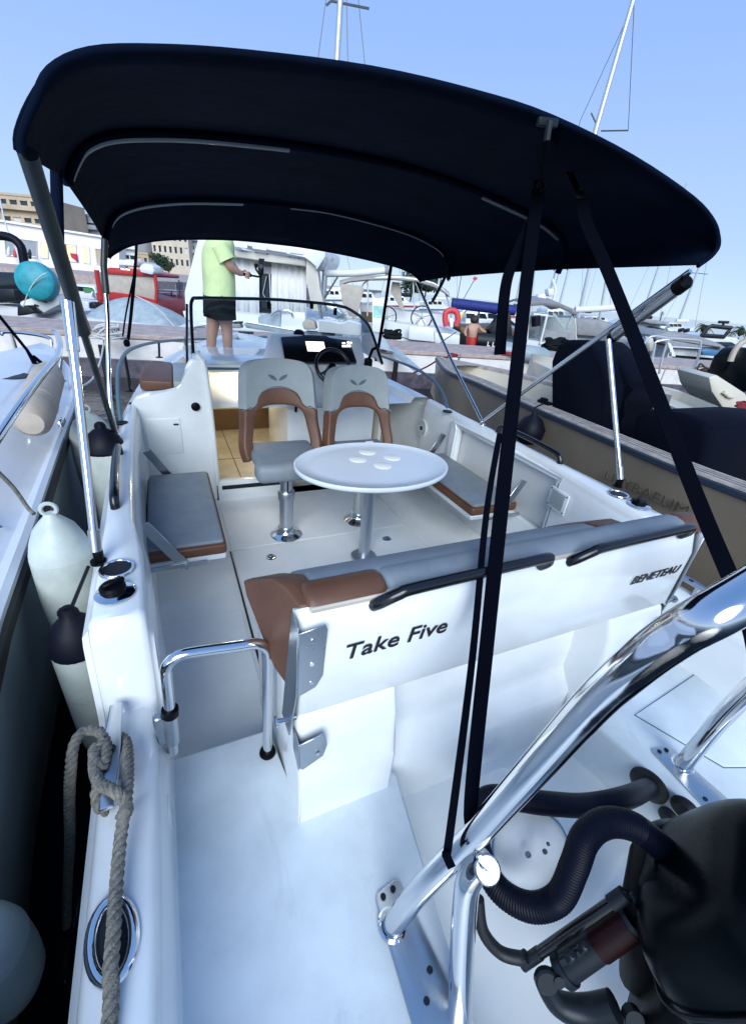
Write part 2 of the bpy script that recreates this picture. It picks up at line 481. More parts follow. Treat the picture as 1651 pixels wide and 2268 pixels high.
for y in YS:
    w, g = wo(y), gz(y) - 0.03
    k = max(0.25, min(1, (6.9 - y) / 3.2))
    half = [(w, g), (w + 0.018, g - 0.02), (w + 0.018, g - 0.06), (w, g - 0.075), (w * (0.96 if k > 0.9 else 0.96 - 0.25 * (1 - k)), 0.15), (w * (0.90 if k > .9 else 0.9 - 0.4 * (1 - k)), WATER + 0.02), (w * 0.55 * k, -0.85)]
    rings.append([(XC - a, y, b) for a, b in half] + [(XC + a, y, b) for a, b in reversed(half)])
MB().loft(rings, closed=False, caps=False).build('hull', 'gelcoat', boat, 35)
MB().quad(*[(XC + s * 1.19, -0.345, z) for s, z in ((-1, -0.8), (1, -0.8), (1, 0.2), (-1, 0.2))]).build('transom_plate', 'gelcoat', boat, 0)

def side(s):
    """gunwale cap and coaming of one side; s = -1 port, +1 starboard"""
    cap, wall = [], []
    for y in [q for q in YS if q <= 3.3]:
        o, i, g = wo(y), xi(y), gz(y)
        cap.append([(XC + s * a, y, g + b) for a, b in ((o, -0.035), (o - 0.004, -0.014), (o - 0.02, 0), (o - 0.5 * (o - i), 0.002), (i + 0.02, 0), (i + 0.004, -0.012), (i, -0.035))])
    MB().loft(cap, closed=False, caps=False).build('gunwale', 'gelcoat', boat, 50)
    for y in [q for q in YS if q <= 3.3]:
        i, g = xi(y), gz(y)
        low = 0.2 if y < 0.98 else -0.01
        wall.append([(XC + s * a, y, b) for a, b in ((i, g - 0.034), (i - 0.004, g - 0.06), (i - 0.012, g - 0.075), (i - 0.012, g - 0.2), (i - 0.014, low))])
    if s < 0:
        MB().loft(wall, closed=False, caps=False).build('coaming', 'gelcoat', boat, 40)
    else:
        aft = [w for w in wall if w[0][1] <= 1.64]; fwd = [w for w in wall if w[0][1] >= 2.7]
        mb = MB().loft(aft, closed=False, caps=False).loft(fwd, closed=False, caps=False)
        # the bay the folding seat swings out of
        x0 = XC + xi(2.1) - 0.012
        mb.span((x0, 1.63, 0.71), (x0 + 0.05, 2.81, gz(2) - 0.03), 0.012)
        mb.span((x0, 1.63, -0.01), (x0 + 0.05, 2.81, 0.34), 0.012)
        mb.span((x0 - 0.002, 1.60, 0.30), (x0 + 0.05, 1.68, 0.74), 0.012)
        mb.span((x0 - 0.002, 2.72, 0.30), (x0 + 0.05, 2.84, 0.74), 0.012)
        cm = mb.build('coaming', 'gelcoat', boat, 40)
        MB().span((x0 + 0.06, 1.6, 0.2), (x0 + 0.075, 2.85, 0.78)).build('bay_panel', 'liner', cm, 0)
        fr = []
        for a, b in ((1.66, 0.36), (1.66, 0.70), (1.70, 0.745), (2.70, 0.745), (2.74, 0.70), (2.74, 0.36)): fr.append((x0 - 0.004, a, b))
        MB().tube(fr, 0.009, 8, smooth=3).build('bay_rim', 'gelcoat', cm)
for s in (-1, 1): side(s)

# cockpit floor, hatches, seams
floor = MB().span((-0.24, 0.99, -0.06), (2.13, 3.30, 0.0)).build('cockpit_floor', 'gelcoat_nonskid', boat, 0)
hx0, hx1 = px(530, 1300, z=0).x, px(905, 1170, z=0).x
hy1 = px(560, 1215, z=0).y
hm = MB().span((hx0 + 0.012, 1.05, 0.0), (hx1 - 0.01, hy1 - 0.01, 0.007), 0.004, 1).build('floor_hatch', 'gelcoat_nonskid', floor)
MB().span((hx0 + 0.012, hy1 + 0.012, 0.0), (hx1 - 0.01, 3.22, 0.007), 0.004, 1).build('floor_hatch', 'gelcoat_nonskid', floor)
MB().span((hx1 + 0.004, 1.2, 0.0), (2.04, 3.22, 0.006), 0.004, 1).build('floor_hatch', 'gelcoat_nonskid', floor)
MB().span((hx0 - 0.004, 1.0, 0.0), (hx0 + 0.006, hy1, 0.006)).build('hatch_seal', 'rubber', floor)
MB().span((-0.22, 1.02, 0.0), (hx0 - 0.02, 1.9, 0.006), 0.004, 1).build('floor_hatch', 'gelcoat_nonskid', floor)
for (a, b) in ((600, 1234), (856, 1193)):
    p = px(a, b, z=0.007)
    dr = MB().lathe([(0.0, 0.0), (0.034, 0.0), (0.036, 0.002), (0.030, 0.005), (0.022, 0.003), (0.0, 0.003)], p, n=24).build('hatch_latch', 'steel', floor)
    MB().disc(p + V((0, 0, 0.0035)), (0, 0, 1), 0.019, 0.001).build('latch_recess', 'hole', dr)
    MB().box(p + V((0.0, 0, 0.006)), (0.03, 0.008, 0.004), None, 0.001, 1).build('latch_bar', 'steel', dr)

# swim platforms, step, engine well
pp = [(-0.19, -0.32), (0.40, -0.32), (0.471, 0.254), (0.548, 0.681), (0.50, 0.75), (0.19, 0.75), (0.19, 0.99), (-0.19, 0.99)]
plat = MB().prism([(x, y, -0.3) for x, y in pp], (0, 0, 0.52), 0.014, 3).build('swim_platform', 'platform_gelcoat', boat, 50)
ps = [(2 * XC - x, y) for x, y in pp]
plat_s = MB().prism([(x, y, -0.3) for x, y in ps], (0, 0, 0.52), 0.014, 3).build('swim_platform', 'platform_gelcoat', boat, 50)
lid = [px(a, b, z=0.22) for a, b in ((1405, 1585), (1545, 1490), (1655, 1560), (1700, 1700), (1600, 1700))]
MB().prism([p + V((0, 0, 0.001)) for p in lid], (0, 0, 0.006), 0.003, 2).build('locker_lid', 'platform_gelcoat', plat_s, 50)
MB().tube([p + V((0, 0, 0.001)) for p in lid], 0.0035, 6, closed=True).build('lid_seal', 'rail_blue', plat_s)
MB().span((0.30, -0.32, -0.35), (1.59, 0.9, 0.0)).build('engine_well', 'gelcoat', boat, 0)
# transom bench base: a column at each end, a recess with a ledge between
bench_b = MB()
def colm(x0, x1):
    bench_b.prism([(x0, y, z) for y, z in ((0.655, 0.05), (0.655, 0.40), (0.672, 0.56), (0.70, 0.645), (1.22, 0.645), (1.28, 0.40), (1.28, -0.02), (0.655, -0.02))], (x1 - x0, 0, 0), 0.018, 3)
colm(0.20, 0.50); colm(1.39, 1.69)
bench_b.prism([(0.48, y, z) for y, z in ((0.70, -0.02), (0.72, 0.20), (0.80, 0.30), (0.80, 0.40), (0.835, 0.645), (1.22, 0.645), (1.28, 0.40), (1.28, -0.02))], (0.93, 0, 0), 0.02, 3)
bench = bench_b.build('transom_bench', 'gelcoat', boat, 50)
# backrest panel that carries the name
prof = [(0.70, 0.652), (0.690, 0.664), (0.689, 0.895), (0.712, 0.972), (0.73, 0.985), (0.748, 0.975), (0.748, 0.652)]
panel = MB().loft([[(x, y + d, z - e) for y, z in prof] for x, d, e in ((0.205, 0.012, 0.012), (0.212, 0.003, 0.003), (0.225, 0.0, 0.0), (1.665, 0.0, 0.0), (1.678, 0.003, 0.003), (1.685, 0.012, 0.012))]).build('backrest_panel', 'gelcoat', boat, 50)
t0, t1 = px(768, 1458, Y=0.685), px(980, 1398, Y=0.685)
text_mesh('lettering', 'Take Five', 0.070, 'letter_black', panel, (t0.x - 0.012, 0.6845, t0.z - 0.004), (1, 0, 0.02), (0, 0, 1), 0.18, 0.0008, 0.0006, 1.12, 'black boat name lettering')
b0 = px(1395, 1294, Y=0.685)
text_mesh('lettering', 'BENETEAU', 0.046, 'letter_black', panel, (b0.x, 0.6865, b0.z - 0.004), (1, 0, 0.0), (0, 0, 1), 0.32, 0.0008, 0.0008, 1.16, 'black italic builder lettering')
for a, b in ((0.395, 0.93), (1.05, 1.575)):
    MB().tube([(a, 0.713, 0.962), (a + 0.012, 0.697, 0.982), (a + 0.05, 0.684, 1.008), (a + 0.11, 0.682, 1.018), (b - 0.05, 0.682, 1.024), (b - 0.012, 0.684, 1.018), (b, 0.69, 1.0), (b, 0.71, 0.975)], 0.0155, 12, smooth=4).build('grab_handle', 'black_tube', panel)
for s in (-1, 1):
    q = lambda x: XC + s * (XC - x)
    br = MB()
    if s < 0: br.prism([(q(0.198), 0.682, 0.955), (q(0.262), 0.682, 0.965), (q(0.268), 0.682, 0.95), (q(0.262), 0.682, 0.80), (q(0.245), 0.682, 0.765), (q(0.198), 0.682, 0.745)], (0, 0.004, 0), 0.0015, 1)
    br.prism([(q(0.200), 0.684, 0.97), (q(0.200), 0.735, 0.975), (q(0.197), 0.76, 0.70), (q(0.180), 0.76, 0.60), (q(0.185), 0.70, 0.58), (q(0.198), 0.684, 0.745)], (s * 0.004, 0, 0), 0.0015, 1)
    br.prism([(q(0.196), 0.652, 0.60), (q(0.262), 0.652, 0.615), (q(0.272), 0.648, 0.57), (q(0.262), 0.646, 0.53), (q(0.205), 0.645, 0.50), (q(0.196), 0.645, 0.51)], (0, 0.004, 0), 0.0015, 1)
    br.prism([(q(0.197), 0.652, 0.60), (q(0.197), 0.71, 0.60), (q(0.197), 0.70, 0.52), (q(0.197), 0.648, 0.50)], (s * 0.004, 0, 0), 0.001, 1)
    b_ = br.build('hinge_bracket', 'brushed_steel', boat)
    MB().tube([(q(0.20), 0.70, 0.645), (q(0.145), 0.70, 0.655)], 0.006, 8).disc((q(0.145), 0.70, 0.655), (-s, 0, 0), 0.016, 0.004, 14).build('pivot_pin', 'steel', b_)
    for zz in ((0.925, 0.85, 0.785) if s < 0 else ()):
        MB().disc((q(0.232), 0.682, zz), (0, -1, 0), 0.006, 0.002, 10).build('screw', 'steel', b_)
    MB().disc((q(0.245), 0.645, 0.55), (0, -1, 0), 0.006, 0.002, 10).build('screw', 'steel', b_)

# bench cushions
cw = [(0.735, 0.985), (0.80, 1.0), (0.86, 0.985), (1.035, 0.865), (1.02, 0.82), (0.86, 0.66), (0.79, 0.655)]
def wedge(x0, x1, m, f0=0.0, f1=0.0, part=None):
    r = []
    for x, sh in ((x0, 0.015), (x0 + 0.012, 0.004), (x0 + 0.03, 0.0), (x1 - 0.03, 0.0), (x1 - 0.012, 0.004), (x1, 0.015)):
        cy = sum(a for a, b in cw) / len(cw); cz = sum(b for a, b in cw) / len(cw)
        r.append([(x + (f0 if x < (x0 + x1) / 2 else f1) * (y - 0.74) / 0.3, y + (cy - y) * sh * 3, z + (cz - z) * sh * 3) for y, z in cw])
    o = MB().loft(r).build('cushion', m, part or boat, 60)
    md = o.modifiers.new('round', 'BEVEL'); md.width = 0.012; md.segments = 3; md.limit_method = 'ANGLE'
    return o
cush = wedge(0.262, 1.285, 'vinyl_grey')
cb = wedge(0.212, 0.2615, 'vinyl_brown', -0.085, 0.0)
cb['label'] = 'brown end of the bench cushion'
cb2 = wedge(1.2855, 1.40, 'vinyl_brown', 0.0, 0.06)
cb2['label'] = 'brown end of the bench cushion'
def bolster(x0, x1, m, lbl=None):
    n = 12
    pr = [(0.772 + 0.058 * math.cos(2 * math.pi * k / n), 0.966 + 0.044 * math.sin(2 * math.pi * k / n)) for k in range(n)]
    o = MB().loft([[(x, 0.772 + (y - 0.772) * q, 0.966 + (z - 0.966) * q) for y, z in pr] for x, q in ((x0, 0.8), (x0 + 0.008, 0.95), (x0 + 0.02, 1.0), (x1 - 0.02, 1.0), (x1 - 0.008, 0.95), (x1, 0.8))]).build('bolster', m, boat, 60)
    if lbl: o['label'] = lbl
bolster(0.232, 0.442, 'vinyl_brown', 'brown end of the bolster')
bolster(0.444, 1.645, 'vinyl_grey')
bolster(1.647, 1.74, 'vinyl_brown', 'brown end of the bolster')
MB().span((0.235, 0.716, 0.94), (1.66, 0.735, 0.988), 0.004, 1).build('cushion_strip', 'beige', boat)

# gate rail across the passage
gate = MB().tube([(0.159, 0.90, 0.215), (0.163, 0.895, 0.50), (0.166, 0.89, 0.68), (0.160, 0.888, 0.725), (0.135, 0.886, 0.75), (0.08, 0.885, 0.758), (-0.03, 0.885, 0.772), (-0.07, 0.885, 0.768), (-0.092, 0.885, 0.745), (-0.098, 0.885, 0.71), (-0.104, 0.885, 0.60), (-0.118, 0.885, 0.40)], 0.0155, 12, smooth=4).build('gate_rail', 'steel', boat)
MB().lathe([(0, 0), (0.026, 0), (0.028, 0.004), (0.026, 0.012), (0.017, 0.014), (0, 0.014)], (0.159, 0.90, 0.22)).build('rail_socket', 'black_plastic', gate)
MB().tube([(-0.106, 0.885, 0.56), (-0.114, 0.885, 0.45)], 0.022, 14).span((-0.15, 0.872, 0.46), (-0.125, 0.90, 0.57), 0.004, 1).build('rail_clamp', 'brushed_steel', gate)
MB().tube([(-0.1045, 0.885, 0.585), (-0.1065, 0.885, 0.56)], 0.0225, 14).build('clamp_ring', 'black_plastic', gate)
MB().span((-0.162, 0.70, 0.33), (-0.13, 0.76, 0.42), 0.008, 2).build('gate_latch', 'gelcoat', boat)

# cup holders and filler caps
for s in (-1, 1):
    p = V((XC + s * 1.17, 1.30, 0.793))
    cu = MB().lathe([(0.041, -0.05), (0.041, 0.0), (0.043, 0.004), (0.050, 0.005), (0.052, 0.002), (0.052, -0.002)], p, n=32).build('cup_holder', 'steel', boat)
    MB().disc(p + V((0, 0, 0.0005)), (0, 0, 1), 0.0405, 0.001, 32).build('cup_well', 'hole', cu)
    p = V((XC + s * 1.168, 1.178, 0.788))
    fc = MB().lathe([(0.0, 0.0), (0.054, 0.0), (0.055, 0.003), (0.050, 0.007), (0.0, 0.008)], p, n=32).build('filler_plate', 'steel', boat)
    MB().lathe([(0.0, 0.0), (0.036, 0.0), (0.036, 0.012), (0.030, 0.018), (0.0, 0.02)], p + V((-s * -0.004, 0.008, 0.008)), n=24).box(p + V((s * 0.0, 0.012, 0.03)), (0.062, 0.016, 0.016), Matrix.Rotation(0.5, 3, 'Z'), 0.004, 1).build('filler_cap', 'black_plastic', fc)
    # grab rail on the gunwale
    y0, y1 = 1.74, 2.36
    xs = lambda y: XC + s * (wo(y) + xi(y)) / 2 * 1.0
    o_ = -0.012 if s < 0 else 0.012
    MB().tube([(xs(y0) + o_, y0, gz(y0) - 0.005), (xs(y0) + o_, y0 + 0.01, gz(y0) + 0.03), (xs(y0) + o_, y0 + 0.06, gz(y0) + 0.052), (xs(2.05) + o_, 2.05, gz(2) + 0.06), (xs(y1) + o_, y1 - 0.06, gz(y1) + 0.056), (xs(y1) + o_, y1 - 0.01, gz(y1) + 0.035), (xs(y1) + o_, y1, gz(y1) - 0.005)], 0.018, 12, smooth=4).build('grab_handle', 'black_tube', boat)

# aft cleat, hawse ring
for s in (-1, 1):
    cx = XC + s * 1.19
    cl = MB().prism([(cx - 0.016, 0.975, 0.545), (cx + 0.016, 0.975, 0.545), (cx + 0.021, 0.83, 0.552), (cx + 0.016, 0.685, 0.545), (cx - 0.016, 0.685, 0.545), (cx - 0.021, 0.83, 0.552)], (0, 0, 0.013), 0.004, 2)
    cl.cyl((cx, 0.87, 0.498), (cx, 0.87, 0.55), 0.013).cyl((cx, 0.79, 0.498), (cx, 0.79, 0.55), 0.013)
    c_o = cl.build('mooring_cleat', 'aluminium', boat)
    MB().disc((cx, 0.83, 0.563), (0, 0, 1), 0.011, 0.0015, 14).build('cleat_screw', 'engine_grey', c_o)
    hx = XC + s * 1.171
    rim = [V((hx + 0.037 * math.cos(a), 0.46 + 0.062 * math.sin(a) + s * 0.012 * math.cos(a), 0.503)) for a in [2 * math.pi * k / 28 for k in range(28)]]
    hr = MB().tube(rim, 0.012, 10, closed=True).build('hawse_ring', 'steel', boat)
    MB().prism([(hx + 0.030 * math.cos(a), 0.46 + 0.052 * math.sin(a) + s * 0.01 * math.cos(a), 0.502) for a in [2 * math.pi * k / 28 for k in range(28)]], (0, 0, 0.0015)).build('hawse_hole', 'hole', hr, 0)

# folding side seats
for s in (-1, 1):
    m = lambda x: XC + s * (XC - x)
    seat = MB().span((m(-0.205), 1.935, 0.338), (m(0.165), 2.86, 0.372), 0.006, 1).build('folding_seat', 'gelcoat', boat)
    MB().span((m(-0.21), 1.925, 0.372), (m(0.172), 2.87, 0.434), 0.018, 3).build('seat_side_band', 'vinyl_brown', seat, 60)
    MB().span((m(-0.200), 1.935, 0.42), (m(0.162), 2.86, 0.455), 0.016, 3).build('seat_cushion', 'vinyl_grey', seat, 60)
    MB().tube([(m(-0.19), 1.93, 0.437), (m(0.15), 1.93, 0.437), (m(0.165), 1.945, 0.437), (m(0.165), 2.85, 0.437), (m(0.15), 2.865, 0.437), (m(-0.19), 2.865, 0.437)], 0.0045, 6).build('piping', 'vinyl_brown', seat)
    for y in (1.905, 2.885):
        MB().prism([(m(-0.215), y, 0.60), (m(-0.165), y, 0.62), (m(-0.01), y, 0.356), (m(-0.055), y, 0.330)], (0, 0.008, 0), 0.002, 1).prism([(m(-0.215), y - 0.008, 0.345), (m(0.07), y - 0.008, 0.345), (m(0.07), y - 0.008, 0.372), (m(-0.215), y - 0.008, 0.372)], (0, 0.005, 0), 0.001, 1).disc((m(-0.032), y - 0.004, 0.35), (0, -1, 0), 0.014, 0.008, 14).build('seat_arm', 'brushed_steel', seat)
# starboard wall fittings
x0 = XC + xi(3.0) - 0.015
sp = px(935, 948, X=x0)
spk = MB().disc(sp, (-1, 0, 0), 0.085, 0.012, 32, 0.004).build('speaker', 'gelcoat', boat)
for r_ in (0.068, 0.054, 0.040): MB().tube([sp + V((-0.012, r_ * math.cos(2 * math.pi * k / 24), r_ * math.sin(2 * math.pi * k / 24))) for k in range(24)], 0.0035, 5, closed=True).build('speaker_ring', 'vinyl_light', spk)
MB().disc(sp + V((-0.012, 0, 0)), (-1, 0, 0), 0.02, 0.006, 16).build('speaker_cone', 'engine_grey', spk)
x0 = XC + xi(1.55) - 0.016
vp = px(1235, 1108, X=x0)
va = Matrix.Rotation(-math.atan2(xi(1.63) - xi(1.42), 0.21), 3, 'Z')
def vpt(a, b, c): return vp + va @ V((a, b, c))
vent = MB().box(vpt(-0.003, 0, 0), (0.010, 0.16, 0.13), va, 0.004, 2).build('vent_grille', 'gelcoat', boat)
for k in range(9): MB().box(vpt(-0.010, 0, -0.044 + k * 0.0115), (0.004, 0.115, 0.005), va).build('vent_slat', 'vinyl_light', vent)
for a in (-0.068, 0.068):
    for b in (-0.052, 0.052): MB().disc(vpt(-0.008, a, b), va @ V((-1, 0, 0)), 0.005, 0.002, 8).build('screw', 'engine_grey', vent)

# ---------------------------------------------------------------- cabin, door, console
bulk = MB().prism([(x, 3.30, z) for x, z in ((-0.27, -0.01), (-0.27, 0.80), (-0.23, 0.86), (-0.15, 0.885), (0.05, 0.89), (0.085, 0.92), (0.11, 1.06), (0.15, 1.115), (0.255, 1.12), (0.255, -0.01))], (0, 0.06, 0), 0.02, 3).build('bulkhead', 'gelcoat', boat, 50)
MB().span((-0.20, 3.292, 0.43), (0.035, 3.305, 0.70), 0.004, 2).build('locker_door', 'gelcoat', bulk)
MB().box(px(390, 940, Y=3.288), (0.035, 0.008, 0.012), None, 0.003, 1).build('locker_latch', 'engine_grey', bulk)
# door frame
MB().tube([(0.262, 3.292, 0.14), (0.258, 3.292, 0.6), (0.245, 3.292, 1.0), (0.225, 3.31, 1.10), (0.20, 3.36, 1.125)], 0.017, 8, smooth=3).build('door_frame', 'liner', bulk)
MB().span((0.26, 3.28, -0.01), (0.88, 3.36, 0.17), 0.01, 2).build('door_sill', 'gelcoat', boat)
MB().span((0.29, 3.274, 0.10), (0.86, 3.281, 0.135), 0.002, 1).build('sill_strip', 'engine_grey', boat)
# the cabin behind the door
cyb = 4.85
MB().span((0.20, 3.36, 0.06), (1.7, cyb, 0.10)).build('cabin_floor', 'cabin_floor', boat, 0)
for x in (0.47,): MB().span((x, 3.37, 0.099), (x + 0.008, cyb, 0.103)).build('floor_seam', 'cabin_wood', boat)
for y in (3.95,): MB().span((0.2, y, 0.099), (1.2, y + 0.008, 0.1025)).build('floor_seam', 'cabin_wood', boat)
MB().span((0.17, 3.37, 0.0), (0.20, cyb, 0.93)).build('cabin_side', 'cabin_lining', boat, 0)
MB().span((1.7, 3.37, 0.0), (1.73, cyb, 0.93)).build('cabin_side', 'cabin_lining', boat, 0)
MB().span((0.2, cyb, 0.0), (1.7, cyb + 0.03, 0.33)).build('bunk_front', 'cabin_wood', boat, 0)
MB().span((0.2, cyb + 0.035, 0.3), (1.7, cyb + 0.06, 0.93)).build('cabin_lining', 'cabin_lining', boat, 0)
roof = MB().span((0.16, 3.92, 0.905), (1.05, 4.95, 0.972), 0.012, 2).build('cabin_roof', 'gelcoat', boat)
MB().span((0.2, 3.905, 0.930), (0.92, 3.925, 0.950), 0.004, 1).build('sliding_hatch_track', 'rail_blue', roof)
MB().span((0.17, 3.34, 1.07), (0.24, 3.95, 1.12), 0.012, 2).build('companionway_edge', 'gelcoat', roof)
lamp = MB().lathe([(0, 0), (0.05, 0), (0.05, -0.012), (0.03, -0.022), (0, -0.024)], (0.62, 4.30, 0.905)).build('cabin_lamp', 'digit_lit', boat)
ld = bpy.data.lights.new('cabin_light', 'POINT'); ld.energy = 5; ld.color = (1.0, 0.83, 0.58); ld.shadow_soft_size = 0.06
lo = bpy.data.objects.new('cabin_light', ld); lo.location = (0.62, 4.22, 0.80); col.objects.link(lo)
# console
cons = MB().prism([(0.87, y, z) for y, z in ((3.42, -0.01), (3.42, 0.70), (3.50, 0.86), (3.62, 0.93), (3.70, 1.02), (3.86, 1.245), (4.2, 1.20), (4.2, -0.01))], (0.80, 0, 0), 0.02, 3).build('console', 'gelcoat', boat, 50)
MB().prism([px(a, b, Y=c_) for a, b, c_ in ((600, 742, 3.84), (625, 744, 3.85), (632, 803, 3.66), (588, 800, 3.66))], (0, 0.10, 0), 0.004, 1).build('console_cheek', 'gelcoat', cons)
dc = [px(622, 746, Y=3.83), px(665, 745, Y=3.83), px(672, 741, Y=3.83), px(722, 743, Y=3.83), px(730, 749, Y=3.83), px(774, 754, Y=3.83), px(790, 802, Y=3.64), px(632, 801, Y=3.64)]
dn = (dc[6] - dc[7]).cross(dc[0] - dc[7]).normalized()
if dn.y > 0: dn = -dn
def on_dash(a, b, e):
    r = (px(a, b, Y=3) - CAMPOS); t = (dc[7] - CAMPOS).dot(dn) / r.dot(dn)
    return CAMPOS + r * t + dn * e
dash = MB().prism([on_dash(a, b, 0.0) for a, b in ((622, 746), (665, 745), (672, 741), (722, 743), (730, 749), (774, 754), (790, 802), (632, 801))], -dn * 0.03, 0.004, 2).build('dashboard', 'dash_black', cons)
MB().prism([on_dash(a, b, 0.002) for a, b in ((676, 757), (716, 758), (721, 779), (681, 778))], dn * 0.003).build('screen', 'screen_lit', dash, 0)
for k, (a, b, w_, h_) in enumerate(((690, 765, 8, 1), (700, 764, 9, 1), (688, 771, 14, 1), (704, 770, 8, 1), (697, 768, 1.2, 7))):
    MB().prism([on_dash(a + i, b + j, 0.0056) for i, j in ((0, 0), (w_, 0), (w_, h_), (0, h_))], dn * 0.0008).build('chart_line', 'rail_blue', dash, 0)
for (a, b, w_, h_) in ((757, 759, 7, 3), (768, 757, 4, 4), (774, 758, 4, 3), (757, 765, 3.4, 4), (762, 765, 3.4, 4), (767, 764, 3.4, 5), (772, 764, 3.4, 5)):
    MB().prism([on_dash(a + i, b + j, 0.002) for i, j in ((0, 0), (w_, 0), (w_ + 0.6, h_), (0.6, h_))], dn * 0.002).build('gauge_digit', 'digit_lit', dash, 0)
wc = px(737, 812, Y=3.46); wa = V((0, -0.85, 0.5)).normalized()
u_ = V((1, 0, 0)); v_ = wa.cross(u_).normalized()
whl = MB().tube([wc + u_ * 0.145 * math.cos(2 * math.pi * k / 36) + v_ * 0.145 * math.sin(2 * math.pi * k / 36) for k in range(36)], 0.016, 10, closed=True)
for a in (-0.5, math.pi + 0.5, math.pi * 1.5): whl.tube([wc - wa * 0.03, wc + (u_ * math.cos(a) + v_ * math.sin(a)) * 0.14], 0.011, 8)
whl.tube([wc - wa * 0.16, wc - wa * 0.01], 0.035, 14)
whl.build('steering_wheel', 'black_tube', cons)
th = px(815, 805, Y=3.55)
MB().box(th, (0.06, 0.07, 0.09), None, 0.015, 2).tube([th + V((0, 0, 0.03)), th + V((0.02, -0.02, 0.12)), th + V((0.06, -0.03, 0.14))], 0.014, 8).build('throttle_lever', 'black_plastic', cons)
MB().box(px(655, 905, Y=3.41), (0.02, 0.02, 0.06), None, 0.005, 1).build('door_latch', 'black_plastic', cons)
MB().span((0.99, 3.405, 0.52), (1.20, 3.425, 0.72), 0.006, 2).build('console_locker', 'liner', cons)
MB().lathe([(0, 0), (0.05, 0), (0.045, 0.03), (0.02, 0.045), (0, 0.046)], (1.10, 3.93, 1.235)).build('compass', 'black_plastic', cons)

# windscreen
tp = [px(422, 668, Y=3.82), px(520, 661, Y=3.98), px(620, 664, Y=4.05), px(745, 676, Y=4.02), px(785, 692, Y=3.92), px(811, 714, Y=3.75)]
br_ = px(846, 806, Y=3.45)
bl_ = px(433, 900, Y=3.30)
ws_frame = MB().tube([bl_, px(428, 790, Y=3.52), px(423, 690, Y=3.78), px(426, 664, Y=3.83), px(440, 660, Y=3.87)] + tp[1:] + [px(826, 745, Y=3.64), br_], 0.0130, 10, smooth=3).build('windscreen_frame', 'black_tube', boat)
MB().sphere(bl_ + V((0, -0.012, 0)), 0.032, 14, 10, (1, 0.4, 1)).build('frame_foot', 'black_plastic', ws_frame)
MB().tube([px(414, 674, Y=3.90), px(414, 760, Y=3.75), px(415, 874, Y=3.52)], 0.010, 8).build('side_bar', 'black_tube', ws_frame)
bt = [px(445, 800, Y=3.93), px(520, 792, Y=4.08), px(600, 775, Y=4.15), px(700, 755, Y=4.12), px(780, 770, Y=3.98), px(845, 806, Y=3.50)]
tps, _ = spline(tp, 4); bts, _ = spline(bt, 4)
ws = MB()
ws.loft([[a, a + (b - a) * 0.5, b] for a, b in zip(tps, bts)], closed=False, caps=False)
wsg = ws.build('windscreen_glass', 'glass', boat, 60)
MB().loft([[px(414, 674, Y=3.90), px(415, 874, Y=3.52)], [px(423, 672, Y=3.80), px(432, 890, Y=3.32)]], closed=False, caps=False).build('side_glass', 'glass', boat, 0)
for a, b, c_ in ((811, 668, 4.04), (858, 669, 4.03)): pass
for a in (595, 690, 742):
    MB().box(px(a, 676 if a < 700 else 690, Y=4.03), (0.03, 0.02, 0.06), None, 0.004, 1).build('glass_clip', 'black_plastic', ws_frame)

# foredeck, bow cushions
fd = []
for y in (3.36, 3.6, 3.9, 4.3, 4.8, 5.3, 5.7, 6.0, 6.3, 6.5, 6.6):
    w, g = wo(y), gz(y)
    inn = max(0.0, w - 0.16)
    fd.append([(XC - w, y, g - 0.03), (XC - w + 0.02, y, g), (XC - inn, y, g), (XC - inn * 0.97, y, g - 0.05), (XC, y, g - 0.06), (XC + inn * 0.97, y, g - 0.05), (XC + inn, y, g), (XC + w - 0.02, y, g), (XC + w, y, g - 0.03)])
MB().loft(fd, closed=False, caps=False).build('foredeck', 'gelcoat', boat, 40)
MB().prism([(-0.21, 3.62, 0.83), (0.02, 3.58, 0.83), (0.04, 4.4, 0.83), (-0.12, 4.5, 0.83), (-0.20, 4.2, 0.83)], (0, 0, 0.075), 0.015, 3).build('foredeck_cushion', 'vinyl_brown', boat, 60)
MB().prism([(0.022, 3.578, 0.83), (0.13, 3.56, 0.83), (0.16, 4.4, 0.83), (0.042, 4.4, 0.83)], (0, 0, 0.075), 0.015, 3).build('foredeck_cushion', 'vinyl_light', boat, 60)
# bow rails
rp = [px(268, 938, z=0.765), px(262, 875, Y=3.12), px(263, 820, Y=3.3), px(276, 785, Y=3.7), px(300, 769, Y=4.2), px(345, 758, Y=4.9), px(413, 752, Y=5.6), px(470, 752, Y=6.1), px(535, 764, Y=6.5)]
rail = MB().tube(rp, 0.0135, 10, smooth=4).build('bow_rail', 'rail_blue', boat)
for a, b in ((px(276, 785, Y=3.7), px(290, 866, z=0.80)), (px(352, 757, Y=5.0), px(353, 792, z=0.86))):
    st = MB().tube([a, b], 0.0115, 8).build('rail_stanchion', 'black_tube', rail)
    MB().disc(b, (0, 0, 1), 0.035, 0.006, 16).build('stanchion_base', 'black_plastic', st)
MB().disc(px(268, 938, z=0.79), (0, 0, 1), 0.04, 0.008, 18).build('rail_base', 'black_plastic', rail)
rs = [px(990, 912, z=0.775), px(985, 885, Y=3.15), px(968, 852, Y=3.4), px(940, 828, Y=3.7), px(905, 810, Y=4.1), px(860, 794, Y=4.6), px(800, 775, Y=5.2), px(700, 755, Y=5.9), px(600, 746, Y=6.45), px(550, 752, Y=6.6), px(536, 780, Y=6.55)]
rail2 = MB().tube(rs, 0.0135, 10, smooth=4).build('bow_rail', 'rail_blue', boat)
MB().disc(px(990, 912, z=0.79), (0, 0, 1), 0.04, 0.008, 18).build('rail_base', 'black_plastic', rail2)
